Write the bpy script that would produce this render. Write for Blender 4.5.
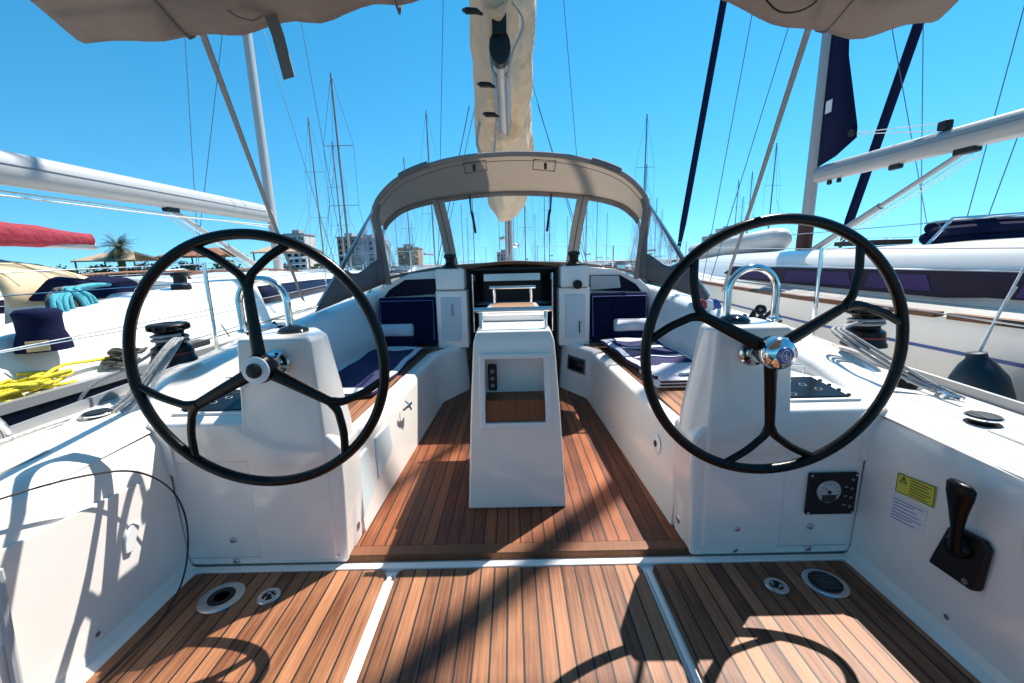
import bpy, bmesh, math, random
from mathutils import Vector as V, Matrix
for o in list(bpy.data.objects): bpy.data.objects.remove(o)
scn = bpy.context.scene
COL = scn.collection
rad = math.radians
pi = math.pi
random.seed(7)

# ------------------------------------------------------------------ camera
# metres; z = 0 is the teak floor at the helm, +Y is towards the bow, the water lies at z = -0.8
CAM_Z = 1.32
yaw, pitch, roll = rad(.25), rad(10.8), rad(-1.37)
fw = V((-math.sin(yaw)*math.cos(pitch), math.cos(yaw)*math.cos(pitch), -math.sin(pitch)))
rt = V((math.cos(yaw), math.sin(yaw), 0)); up = rt.cross(fw)
rt, up = rt*math.cos(roll)+up*math.sin(roll), -rt*math.sin(roll)+up*math.cos(roll)
cam = bpy.data.cameras.new('camera'); camo = bpy.data.objects.new('camera', cam); COL.objects.link(camo)
m = Matrix((( rt.x, up.x, -fw.x, 0), (rt.y, up.y, -fw.y, 0), (rt.z, up.z, -fw.z, CAM_Z), (0, 0, 0, 1)))
camo.matrix_world = m
cam.sensor_width = 36; cam.lens = 36*420/1024; cam.clip_end = 6000; cam.clip_start = .02
scn.camera = camo

# ------------------------------------------------------------------ sky and sun
SUN = V((-.435, -.48, -1.0)).normalized()       # direction the light travels
elev = math.asin(-SUN.z); azim = math.atan2(-SUN.x, -SUN.y)
w = bpy.data.worlds.new('World'); scn.world = w; w.use_nodes = True
nt = w.node_tree; bg = nt.nodes['Background']
sky = nt.nodes.new('ShaderNodeTexSky'); sky.sky_type = 'NISHITA'; sky.sun_disc = False
sky.sun_elevation = elev; sky.sun_rotation = azim; sky.air_density = 1.0; sky.dust_density = 0; sky.ozone_density = 4.0
hs = nt.nodes.new('ShaderNodeHueSaturation'); hs.inputs['Saturation'].default_value = 1.30; hs.inputs['Hue'].default_value = .478
nt.links.new(sky.outputs[0], hs.inputs['Color']); nt.links.new(hs.outputs[0], bg.inputs[0])
tcw = nt.nodes.new('ShaderNodeTexCoord'); mpw = nt.nodes.new('ShaderNodeMapping'); mpw.inputs['Location'].default_value = (0, 0, .14)
nt.links.new(tcw.outputs['Generated'], mpw.inputs[0]); nt.links.new(mpw.outputs[0], sky.inputs[0])
bg.inputs[1].default_value = .108
sl = bpy.data.lights.new('sun', 'SUN'); sl.energy = 5.0; sl.angle = rad(.5); sl.color = (1, .95, .87)
so = bpy.data.objects.new('sun', sl); so.rotation_euler = SUN.to_track_quat('-Z', 'Y').to_euler(); so.location = (5, 5, 12); COL.objects.link(so)
scn.view_settings.view_transform = 'Standard'; scn.view_settings.look = 'None'
scn.view_settings.exposure = .92; scn.view_settings.gamma = 1

# ------------------------------------------------------------------ materials
def mat(name, col, rough=.5, metal=0, coat=0, noise=0, nscale=8, bump=0, bscale=60, trans=0, rvar=0, spec=.5, bdist=.01):
    m = bpy.data.materials.new(name); m.use_nodes = True; t = m.node_tree; b = t.nodes['Principled BSDF']
    c = (*col, 1)
    b.inputs['Base Color'].default_value = c; b.inputs['Roughness'].default_value = rough
    b.inputs['Metallic'].default_value = metal; b.inputs['Coat Weight'].default_value = coat
    b.inputs['Coat Roughness'].default_value = .08; b.inputs['Specular IOR Level'].default_value = spec
    tc = t.nodes.new('ShaderNodeTexCoord')
    if noise or rvar:
        n = t.nodes.new('ShaderNodeTexNoise'); n.inputs['Scale'].default_value = nscale; n.inputs['Detail'].default_value = 6
        n.inputs['Roughness'].default_value = .65
        t.links.new(tc.outputs['Object'], n.inputs['Vector'])
        if noise:
            r = t.nodes.new('ShaderNodeValToRGB'); r.color_ramp.elements[0].position = .3; r.color_ramp.elements[1].position = .7
            r.color_ramp.elements[0].color = (*[max(0, x*(1-noise)) for x in col], 1)
            r.color_ramp.elements[1].color = (*[min(1, x*(1+noise*.6)) for x in col], 1)
            t.links.new(n.outputs['Fac'], r.inputs[0]); t.links.new(r.outputs[0], b.inputs['Base Color'])
        if rvar:
            mr = t.nodes.new('ShaderNodeMapRange'); mr.inputs[3].default_value = max(.02, rough-rvar); mr.inputs[4].default_value = rough+rvar
            t.links.new(n.outputs['Fac'], mr.inputs[0]); t.links.new(mr.outputs[0], b.inputs['Roughness'])
    if bump:
        n2 = t.nodes.new('ShaderNodeTexNoise'); n2.inputs['Scale'].default_value = bscale; n2.inputs['Detail'].default_value = 4
        t.links.new(tc.outputs['Object'], n2.inputs['Vector'])
        bp = t.nodes.new('ShaderNodeBump'); bp.inputs['Strength'].default_value = bump; bp.inputs['Distance'].default_value = bdist
        t.links.new(n2.outputs['Fac'], bp.inputs['Height']); t.links.new(bp.outputs[0], b.inputs['Normal'])
    if trans:
        tr = t.nodes.new('ShaderNodeBsdfTranslucent'); tr.inputs[0].default_value = c
        mx = t.nodes.new('ShaderNodeMixShader'); mx.inputs[0].default_value = trans
        t.links.new(b.outputs[0], mx.inputs[1]); t.links.new(tr.outputs[0], mx.inputs[2])
        t.links.new(mx.outputs[0], t.nodes['Material Output'].inputs[0])
    return m

def teak(name, c1, c2, width=.058, axis=0, seam=.0036, rough=.42):
    m = bpy.data.materials.new(name); m.use_nodes = True; t = m.node_tree; b = t.nodes['Principled BSDF']; N = t.nodes.new; L = t.links.new
    tc = N('ShaderNodeTexCoord'); sp = N('ShaderNodeSeparateXYZ'); L(tc.outputs['Object'], sp.inputs[0])
    def mth(op, a, b_=None):
        n = N('ShaderNodeMath'); n.operation = op
        for i, x in enumerate((a, b_)):
            if x is None: continue
            if isinstance(x, (int, float)): n.inputs[i].default_value = x
            else: L(x, n.inputs[i])
        return n.outputs[0]
    u = mth('DIVIDE', mth('ADD', sp.outputs[axis], 20.0), width)
    fl = mth('FLOOR', u); fr = mth('FRACT', u)
    d = mth('ABSOLUTE', mth('SUBTRACT', fr, .5))
    seamf = mth('GREATER_THAN', d, .5-seam/width)
    wn = N('ShaderNodeTexWhiteNoise'); wn.noise_dimensions = '1D'; L(fl, wn.inputs['W'])
    # grain, stretched along the board and shifted per board
    cmb = N('ShaderNodeCombineXYZ')
    a, c = (sp.outputs[0], sp.outputs[1]) if axis == 0 else (sp.outputs[1], sp.outputs[0])
    L(mth('MULTIPLY', a, 90.0), cmb.inputs[0]); L(mth('ADD', mth('MULTIPLY', c, 3.0), mth('MULTIPLY', wn.outputs['Value'], 37.0)), cmb.inputs[1])
    L(mth('MULTIPLY', fl, 3.3), cmb.inputs[2])
    g = N('ShaderNodeTexNoise'); g.inputs['Scale'].default_value = 1; g.inputs['Detail'].default_value = 7; g.inputs['Roughness'].default_value = .7
    L(cmb.outputs[0], g.inputs['Vector'])
    big = N('ShaderNodeTexNoise'); big.inputs['Scale'].default_value = 3.5; big.inputs['Detail'].default_value = 5; L(tc.outputs['Object'], big.inputs['Vector'])
    f = mth('ADD', mth('MULTIPLY', g.outputs['Fac'], 1.0), mth('MULTIPLY', wn.outputs['Value'], .42))
    f = mth('ADD', f, mth('MULTIPLY', big.outputs['Fac'], .5))
    f = mth('SUBTRACT', f, .47)
    r = N('ShaderNodeValToRGB'); r.color_ramp.elements[0].position = .15; r.color_ramp.elements[1].position = .85
    r.color_ramp.elements[0].color = (*c1, 1); r.color_ramp.elements[1].color = (*c2, 1); L(f, r.inputs[0])
    mx = N('ShaderNodeMixRGB'); L(seamf, mx.inputs[0]); L(r.outputs[0], mx.inputs[1]); mx.inputs[2].default_value = (.012, .011, .010, 1)
    L(mx.outputs[0], b.inputs['Base Color']); b.inputs['Roughness'].default_value = rough; b.inputs['Specular IOR Level'].default_value = .36
    rr = N('ShaderNodeMapRange'); rr.inputs[3].default_value = rough-.08; rr.inputs[4].default_value = rough+.22; L(big.outputs['Fac'], rr.inputs[0]); L(rr.outputs[0], b.inputs['Roughness'])
    bp = N('ShaderNodeBump'); bp.inputs['Strength'].default_value = .5; bp.inputs['Distance'].default_value = .002
    h = mth('SUBTRACT', mth('MULTIPLY', g.outputs['Fac'], .5), mth('MULTIPLY', seamf, 1.0)); L(h, bp.inputs['Height']); L(bp.outputs[0], b.inputs['Normal'])
    return m

def clear(name, tint=(.93, .97, 1), haze=.06, wrinkle=.35, wscale=5):
    m = bpy.data.materials.new(name); m.use_nodes = True; t = m.node_tree; N = t.nodes.new; L = t.links.new
    t.nodes.remove(t.nodes['Principled BSDF'])
    tr = N('ShaderNodeBsdfTransparent'); tr.inputs[0].default_value = (*tint, 1)
    gl = N('ShaderNodeBsdfGlossy'); gl.inputs['Roughness'].default_value = .06
    df = N('ShaderNodeBsdfDiffuse'); df.inputs[0].default_value = (.8, .85, .9, 1)
    n = N('ShaderNodeTexNoise'); n.inputs['Scale'].default_value = wscale; n.inputs['Detail'].default_value = 3; n.inputs['Distortion'].default_value = 1.5
    tc = N('ShaderNodeTexCoord'); mp = N('ShaderNodeMapping'); mp.inputs['Scale'].default_value = (2.2, 2.2, .7); mp.inputs['Rotation'].default_value = (0, .5, 0)
    L(tc.outputs['Object'], mp.inputs[0]); L(mp.outputs[0], n.inputs['Vector'])
    bp = N('ShaderNodeBump'); bp.inputs['Strength'].default_value = wrinkle; bp.inputs['Distance'].default_value = .06; L(n.outputs['Fac'], bp.inputs['Height'])
    L(bp.outputs[0], gl.inputs['Normal'])
    fr = N('ShaderNodeFresnel'); fr.inputs['IOR'].default_value = 1.35; L(bp.outputs[0], fr.inputs['Normal'])
    hr = N('ShaderNodeMapRange'); hr.inputs[1].default_value = .42; hr.inputs[2].default_value = .75; hr.inputs[3].default_value = haze*.5; hr.inputs[4].default_value = haze*3
    L(n.outputs['Fac'], hr.inputs[0])
    m1 = N('ShaderNodeMixShader'); L(hr.outputs[0], m1.inputs[0]); L(tr.outputs[0], m1.inputs[1]); L(df.outputs[0], m1.inputs[2])
    fm = N('ShaderNodeMath'); fm.operation = 'MULTIPLY'; fm.inputs[1].default_value = .55; L(fr.outputs[0], fm.inputs[0])
    m2 = N('ShaderNodeMixShader'); L(fm.outputs[0], m2.inputs[0]); L(m1.outputs[0], m2.inputs[1]); L(gl.outputs[0], m2.inputs[2])
    L(m2.outputs[0], t.nodes['Material Output'].inputs[0])
    return m

M = {}
M['gel'] = mat('gelcoat', (.84, .79, .735), .20, coat=.5, noise=.022, nscale=7, rvar=.08)
M['gel2'] = mat('nonskid_deck', (.56, .57, .57), .6, noise=.08, nscale=5, bump=.25, bscale=420)
M['vinyl'] = mat('pale_vinyl', (.62, .68, .70), .45, noise=.04, nscale=4, bump=.05)
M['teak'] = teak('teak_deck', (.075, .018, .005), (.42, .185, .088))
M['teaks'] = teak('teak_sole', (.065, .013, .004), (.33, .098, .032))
M['teakx'] = teak('teak_across', (.21, .09, .04), (.42, .22, .11), width=.06, axis=1)
M['wood'] = teak('teak_plank', (.06, .020, .008), (.20, .075, .030), width=3.0)
M['black'] = mat('black_leather', (.004, .004, .004), .26, spec=.2, noise=.1, bump=.08, bscale=300)
M['blackm'] = mat('black_plastic', (.010, .010, .011), .45, spec=.3, noise=.15, nscale=20)
M['steel'] = mat('stainless', (.72, .72, .72), .10, 1, rvar=.05, nscale=12)
M['steelb'] = mat('brushed_steel', (.55, .56, .57), .3, 1, rvar=.1, nscale=30)
M['alu'] = mat('anodised_mast', (.30, .305, .31), .45, .35, rvar=.08, nscale=4)
M['sparp'] = mat('spar_paint', (.40, .40, .40), .35, noise=.04)
M['white'] = mat('white_paint', (.78, .78, .77), .35, coat=.2, noise=.03)
M['canvas'] = mat('taupe_canvas', (.34, .285, .255), .85, noise=.12, nscale=5, bump=.5, bscale=7, trans=.33, bdist=.03)
M['canvasl'] = mat('beige_canvas_lining', (.56, .50, .44), .85, noise=.08, nscale=6, bump=.5, bscale=6, trans=.5, bdist=.025)
M['canvasd'] = mat('grey_canvas', (.14, .135, .135), .85, noise=.15, nscale=9, bump=.6, bscale=9, bdist=.03)
M['strap'] = mat('grey_webbing', (.22, .21, .20), .8, noise=.2, nscale=40)
M['sail'] = mat('cream_sailcloth', (.64, .50, .35), .8, noise=.14, nscale=2.5, bump=1.0, bscale=5, trans=.28, bdist=.09)
M['navy'] = mat('navy_fabric', (.004, .007, .034), .9, spec=.15, noise=.25, nscale=12, bump=.3, bscale=30)
M['navyhull'] = mat('navy_hull', (.004, .005, .014), .15, spec=.4)
M['clear'] = clear('clear_vinyl', haze=.085, wrinkle=.1, wscale=1.6)
M['clears'] = clear('wrinkled_vinyl', haze=.24, wrinkle=.2, wscale=3.0)
M['darkglass'] = mat('tinted_window', (.008, .006, .022), .30, spec=.1)
M['purpleglass'] = mat('violet_window', (.035, .022, .10), .4, spec=.1, noise=.5, nscale=1.2)
M['screen'] = mat('instrument_glass', (.008, .009, .011), .10, spec=.35)
M['dial'] = mat('dial_face', (.45, .46, .47), .5)
M['yellow'] = mat('yellow_sticker', (.62, .60, .07), .5)
M['paper'] = mat('white_sticker', (.74, .76, .80), .5)
M['ink'] = mat('blue_ink', (.10, .14, .36), .6)
M['inkb'] = mat('black_ink', (.02, .02, .02), .6)
M['red'] = mat('red_canvas', (.26, .010, .028), .8, noise=.2, nscale=6, bump=.8, bscale=5, bdist=.08)
M['redband'] = mat('red_band', (.30, .02, .02), .4)
M['tan'] = mat('tan_canvas', (.56, .42, .26), .85, noise=.08, nscale=3, bump=.25, bscale=8)
def braid(name, col):
    m = mat(name, col, .75, noise=.25, nscale=40); t = m.node_tree; N = t.nodes.new; L = t.links.new
    tc = N('ShaderNodeTexCoord'); v = N('ShaderNodeTexVoronoi'); v.inputs['Scale'].default_value = 170; L(tc.outputs['Object'], v.inputs['Vector'])
    bp = N('ShaderNodeBump'); bp.inputs['Strength'].default_value = .9; bp.inputs['Distance'].default_value = .004; bp.invert = True
    L(v.outputs['Distance'], bp.inputs['Height']); L(bp.outputs[0], t.nodes['Principled BSDF'].inputs['Normal'])
    return m
M['yrope'] = braid('yellow_rope', (.72, .60, .03))
M['trope'] = braid('teal_rope', (.05, .34, .42))
M['grope'] = braid('grey_rope', (.33, .33, .33))
M['wrope'] = braid('white_rope', (.68, .66, .60))
M['drope'] = braid('dark_rope', (.06, .065, .05))
M['wire'] = mat('rigging_wire', (.16, .18, .22), .45, .5)
M['fender'] = mat('teal_fender', (.004, .020, .036), .45, spec=.25, noise=.15, nscale=5)
M['maroon'] = mat('maroon_cover', (.045, .008, .008), .7, noise=.2)
M['rubber'] = mat('grey_inflatable', (.42, .44, .45), .5, noise=.08, nscale=5)
M['blue'] = mat('blue_stripe', (.02, .08, .30), .35)
M['emblem'] = mat('emblem_blue', (.02, .04, .22), .25, coat=1)
M['towelw'] = mat('towel_white', (.60, .60, .66), .95, bump=.6, bscale=180, noise=.05)
M['towel'] = mat('towel_navy', (.016, .019, .085), .95, bump=.6, bscale=160, noise=.35, nscale=9)
M['leaf'] = mat('palm_leaf', (.055, .085, .03), .6, noise=.4, nscale=8)
M['hedge'] = mat('hedge_leaf', (.06, .11, .03), .7, noise=.6, nscale=2.5)
M['bark'] = mat('palm_bark', (.16, .10, .06), .9, noise=.3, nscale=10)
M['brick'] = mat('terracotta_wall', (.40, .22, .14), .8, noise=.08, nscale=.3)
M['grey'] = mat('concrete_wall', (.33, .32, .32), .8, noise=.1, nscale=.2)
M['pale'] = mat('pale_wall', (.55, .52, .50), .8, noise=.08, nscale=.2)
M['quay'] = mat('quay_concrete', (.34, .31, .27), .85, noise=.12, nscale=.6, bump=.1)
M['sand'] = mat('thatch_awning', (.45, .33, .22), .9, noise=.25, nscale=3)
M['salmon'] = mat('awning_terracotta', (.30, .12, .07), .9, noise=.2, nscale=2)

# ------------------------------------------------------------------ mesh tools
class MB:
    def __init__(s): s.v = []; s.f = []
    def add(s, vs, fs):
        n = len(s.v); s.v += [V(p) for p in vs]; s.f += [[i+n for i in q] for q in fs]; return s
    def box(s, a, b, R=None, c=None):
        a, b = V(a), V(b)
        vs = [V((x, y, z)) for z in (a.z, b.z) for y in (a.y, b.y) for x in (a.x, b.x)]
        if R is not None:
            c = V(c) if c else (a+b)/2
            vs = [R @ (p-c)+c for p in vs]
        return s.add(vs, [(0, 2, 3, 1), (4, 5, 7, 6), (0, 1, 5, 4), (2, 6, 7, 3), (0, 4, 6, 2), (1, 3, 7, 5)])
    def prism(s, pts, off):
        off = V(off); n = len(pts); vs = [V(p) for p in pts]+[V(p)+off for p in pts]
        return s.add(vs, [list(range(n))[::-1], list(range(n, 2*n))]+[(i, (i+1) % n, n+(i+1) % n, n+i) for i in range(n)])
    def loft(s, rings, closed=True, caps=True):
        n = len(rings[0]); vs = [p for r in rings for p in r]; fs = []
        for i in range(len(rings)-1):
            for j in range(n if closed else n-1):
                k = (j+1) % n; fs.append((i*n+j, i*n+k, (i+1)*n+k, (i+1)*n+j))
        if caps and closed: fs += [list(range(n))[::-1], [(len(rings)-1)*n+i for i in range(n)]]
        return s.add(vs, fs)
    def tube(s, pts, r, n=8, closed=False, sq=1):
        pts = [V(p) for p in pts]; N = len(pts); rr = r if isinstance(r, (list, tuple)) else [r]*N
        rings = []; prev = None
        for i, p in enumerate(pts):
            if closed: d = pts[(i+1) % N]-pts[i-1]
            else: d = pts[min(i+1, N-1)]-pts[max(i-1, 0)]
            if d.length < 1e-9: d = V((0, 0, 1))
            d.normalize()
            if prev is None:
                a = V((0, 0, 1)) if abs(d.z) < .9 else V((1, 0, 0))
                x = d.cross(a).normalized()
            else: x = (prev-d*prev.dot(d)).normalized()
            prev = x; y = d.cross(x)
            rings.append([p+x*math.cos(2*pi*j/n)*rr[i]+y*math.sin(2*pi*j/n)*rr[i]*sq for j in range(n)])
        if closed: rings.append(rings[0]); return s.loft(rings, True, False)
        return s.loft(rings)
    def lathe(s, prof, c, axis=(0, 0, 1), n=32):
        c = V(c); ax = V(axis).normalized(); q = V((0, 0, 1)).rotation_difference(ax)
        rings = [[c+q @ V((r*math.cos(2*pi*j/n), r*math.sin(2*pi*j/n), h)) for j in range(n)] for r, h in prof]
        return s.loft(rings)
    def sheet(s, rows):
        return s.loft(rows, False, False)
    def strip(s, pts, wv, th=.003):       # flat strap along pts, half-width vector wv
        pts = [V(p) for p in pts]; wv = V(wv); rings = []
        for i, p in enumerate(pts):
            d = (pts[min(i+1, len(pts)-1)]-pts[max(i-1, 0)]).normalized(); nn = d.cross(wv).normalized()*th
            rings.append([p-wv-nn, p+wv-nn, p+wv+nn, p-wv+nn])
        return s.loft(rings)
    def build(s, name, m, parent=None, bevel=0, seg=2, solid=0, ang=35, base=None, smooth=True, sub=0):
        me = bpy.data.meshes.new(name)
        org = V(parent['_o']) if parent is not None else V(base or (0, 0, 0))
        me.from_pydata([tuple(p-org) for p in s.v], [], s.f); me.validate()
        bm = bmesh.new(); bm.from_mesh(me); bmesh.ops.remove_doubles(bm, verts=bm.verts, dist=1e-5); bmesh.ops.recalc_face_normals(bm, faces=bm.faces); bm.to_mesh(me); bm.free()
        me.materials.append(m if not isinstance(m, str) else M[m])
        if smooth:
            me.polygons.foreach_set('use_smooth', [True]*len(me.polygons)); me.set_sharp_from_angle(angle=rad(ang))
        o = bpy.data.objects.new(name, me); COL.objects.link(o); o['_o'] = tuple(org)
        if parent is not None: o.parent = parent
        else: o.location = org
        if sub:
            k = o.modifiers.new('s', 'SUBSURF'); k.levels = k.render_levels = sub
        if solid:
            k = o.modifiers.new('t', 'SOLIDIFY'); k.thickness = solid; k.offset = 0
        if bevel:
            k = o.modifiers.new('b', 'BEVEL'); k.width = bevel; k.segments = seg; k.limit_method = 'ANGLE'; k.angle_limit = rad(35); k.harden_normals = True
        return o
def thing(name, label, cat, loc=(0, 0, 0), group=None):
    o = bpy.data.objects.new(name, None); COL.objects.link(o); o.location = loc; o['_o'] = tuple(loc)
    o.empty_display_size = .2
    o['label'] = label; o['category'] = cat
    if group: o['group'] = group
    return o
def tag(o, label, cat, group=None, kind=None):
    if kind: o['kind'] = kind
    if label: o['label'] = label; o['category'] = cat
    if group: o['group'] = group
    return o
def lerp(a, b, t): return a+(b-a)*t
def spl(pts, n=8, closed=False):          # Catmull-Rom through points
    P = [V(p) for p in pts]; out = []; N = len(P)
    rng = range(N) if closed else range(N-1)
    for i in rng:
        if closed: p0, p1, p2, p3 = P[i-1], P[i], P[(i+1) % N], P[(i+2) % N]
        else: p0, p1, p2, p3 = P[max(i-1, 0)], P[i], P[i+1], P[min(i+2, N-1)]
        for k in range(n):
            t = k/n; out.append(.5*((2*p1)+(p2-p0)*t+(2*p0-5*p1+4*p2-p3)*t*t+(3*p1-p0-3*p2+p3)*t**3))
    if not closed: out.append(P[-1])
    return out
def table(tab, y):                        # linear interpolation in a station table [(y, values...)]
    if y <= tab[0][0]: return tab[0][1:]
    for a, b in zip(tab, tab[1:]):
        if y <= b[0]:
            t = (y-a[0])/(b[0]-a[0]); return tuple(lerp(p, q, t) for p, q in zip(a[1:], b[1:]))
    return tab[-1][1:]
def copy_tree(o, parent=None):
    c = o.copy(); COL.objects.link(c); c.parent = parent
    for ch in list(o.children): copy_tree(ch, c)
    return c

# ------------------------------------------------------------------ setting: water, seabed quay
def wat():
    m = bpy.data.materials.new('harbour_water'); m.use_nodes = True; t = m.node_tree; b = t.nodes['Principled BSDF']
    b.inputs['Base Color'].default_value = (.02, .07, .08, 1); b.inputs['Roughness'].default_value = .06; b.inputs['IOR'].default_value = 1.33
    tc = t.nodes.new('ShaderNodeTexCoord'); n = t.nodes.new('ShaderNodeTexNoise'); n.inputs['Scale'].default_value = 1.1; n.inputs['Detail'].default_value = 5
    bp = t.nodes.new('ShaderNodeBump'); bp.inputs['Strength'].default_value = .5; bp.inputs['Distance'].default_value = .12
    t.links.new(tc.outputs['Object'], n.inputs[0]); t.links.new(n.outputs[0], bp.inputs['Height']); t.links.new(bp.outputs[0], b.inputs['Normal'])
    return m
ZW = -.8
tag(MB().add([(-4000, -3000, ZW), (4000, -3000, ZW), (4000, 5000, ZW), (-4000, 5000, ZW)], [(0, 1, 2, 3)]).build('water', wat()), None, None, kind='structure')
q = MB(); q.box((-170, 46, -2.5), (-14, 120, .15)); tag(q.build('quay', 'quay', bevel=.05), None, None, kind='structure')
q = MB(); q.box((-500, 170, -2.5), (600, 400, .5)); tag(q.build('shore', 'quay'), None, None, kind='structure')

# ------------------------------------------------------------------ OWN YACHT
Y0 = thing('sailing_yacht', 'white sailing yacht in the foreground with twin black wheels and teak cockpit floor', 'sailing yacht', (0, 4, ZW))
WY = 1.665

# topsides and decks
def half(y): return table([(-1.2, 1.90), (.5, 2.0), (4, 2.02), (6, 1.86), (8, 1.46), (10, .85), (11.3, .28), (11.8, .02)], y)[0]
ys = [-1.2, 0, 1, 2, 3, 4, 5, 6, 7, 8, 9, 10, 10.7, 11.3, 11.8]
def zd(y): return .66+.045*max(0, y-1)*.9
for s in (-1, 1):
    rows = []
    for y in ys:
        h = half(y); z = zd(y)
        rows.append([(s*h, y, z), (s*h, y, z-.3), (s*h*.98, y, z-.8), (s*h*.86, y, ZW-.1), (0, y, ZW-.5)])
    MB().sheet(rows).build('hull', 'gel', Y0, solid=.02)
# side decks (outboard of the coaming) as one non-skid sheet per side
for s in (-1, 1):
    rows = []
    for y in [-.6, .2, 1, 1.6, 2.2, 3, 4, 4.6]:
        h = half(y); z = zd(y)
        xi = 1.52
        rows.append([(s*xi, y, z-.03), (s*(xi+.05), y, z+.015), (s*1.75, y, z+.02), (s*(h-.06), y, z+.012), (s*(h-.02), y, z), (s*h, y, z-.02)])
    MB().sheet(rows).build('side_deck', 'gel', Y0)
    # toe rail
    p = [(s*(half(y)-.035), y, zd(y)+.022) for y in [-.6, 0, .6, 1.2, 1.8, 2.4, 3, 4, 5, 6, 7, 8, 9, 10, 11]]
    t = MB()
    t.loft([[(x-s*.012, y, z-.02), (x+s*.012, y, z-.02), (x+s*.009, y, z+.028), (x-s*.009, y, z+.028)] for x, y, z in p]); t.build('toe_rail', 'alu', Y0)
rows = []
for y in [4.5, 5, 6, 7, 8, 9, 10, 10.7, 11.3, 11.75]:
    h = half(y)-.03; z = zd(y)+.02
    rows.append([(h*k, y, z+.05*(1-k*k)) for k in (-1, -.6, -.2, .2, .6, 1)])
MB().sheet(rows).build('foredeck', 'gel2', Y0)

# inner side walls of the helm well
for s in (-1, 1):
    b = MB()
    prof = [(1.475, -.01), (1.49, .50), (1.50, .60), (1.525, .645), (1.60, .665), (1.60, -.01)]
    b.loft([[(s*x, y, z) for x, z in prof] for y in (-.6, WY-.0)])
    b.build('cockpit_side', 'gel', Y0)
    # floor fillet
    f = MB(); f.loft([[(s*x, y, z) for x, z in ((1.43, -.004), (1.465, .012), (1.48, .05), (1.49, -.004))] for y in (-.6, WY)]); f.build('floor_fillet', 'gel', Y0)
# floor
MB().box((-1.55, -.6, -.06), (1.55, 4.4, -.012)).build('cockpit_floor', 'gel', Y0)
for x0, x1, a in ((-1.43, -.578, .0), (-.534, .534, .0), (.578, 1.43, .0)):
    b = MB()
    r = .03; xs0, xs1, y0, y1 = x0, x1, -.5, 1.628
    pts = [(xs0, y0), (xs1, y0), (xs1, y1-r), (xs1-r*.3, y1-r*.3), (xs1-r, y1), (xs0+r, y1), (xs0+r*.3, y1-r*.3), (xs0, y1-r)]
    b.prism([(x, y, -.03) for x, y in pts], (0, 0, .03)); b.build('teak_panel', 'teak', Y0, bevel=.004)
# raised ribs between the panels
for x in (-.557, .557):
    MB().box((x-.010, -.5, -.02), (x+.010, 1.60, .003)).build('floor_rib', 'gel', Y0, bevel=.006, seg=3)
MB().box((-1.46, 1.632, -.03), (1.46, 1.668, .004)).build('floor_sill', 'gel', Y0, bevel=.004)
# sole forward of the wheels
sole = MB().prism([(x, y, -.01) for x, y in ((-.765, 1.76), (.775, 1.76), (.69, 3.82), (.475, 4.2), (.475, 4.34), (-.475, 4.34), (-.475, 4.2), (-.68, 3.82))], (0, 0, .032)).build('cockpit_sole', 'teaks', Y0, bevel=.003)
MB().prism([(x, y, -.01) for x, y in ((-.80, 1.690), (.80, 1.690), (.765, 1.757), (-.765, 1.757))], (0, 0, .036)).build('sole_trim', 'wood', sole, bevel=.006)

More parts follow.
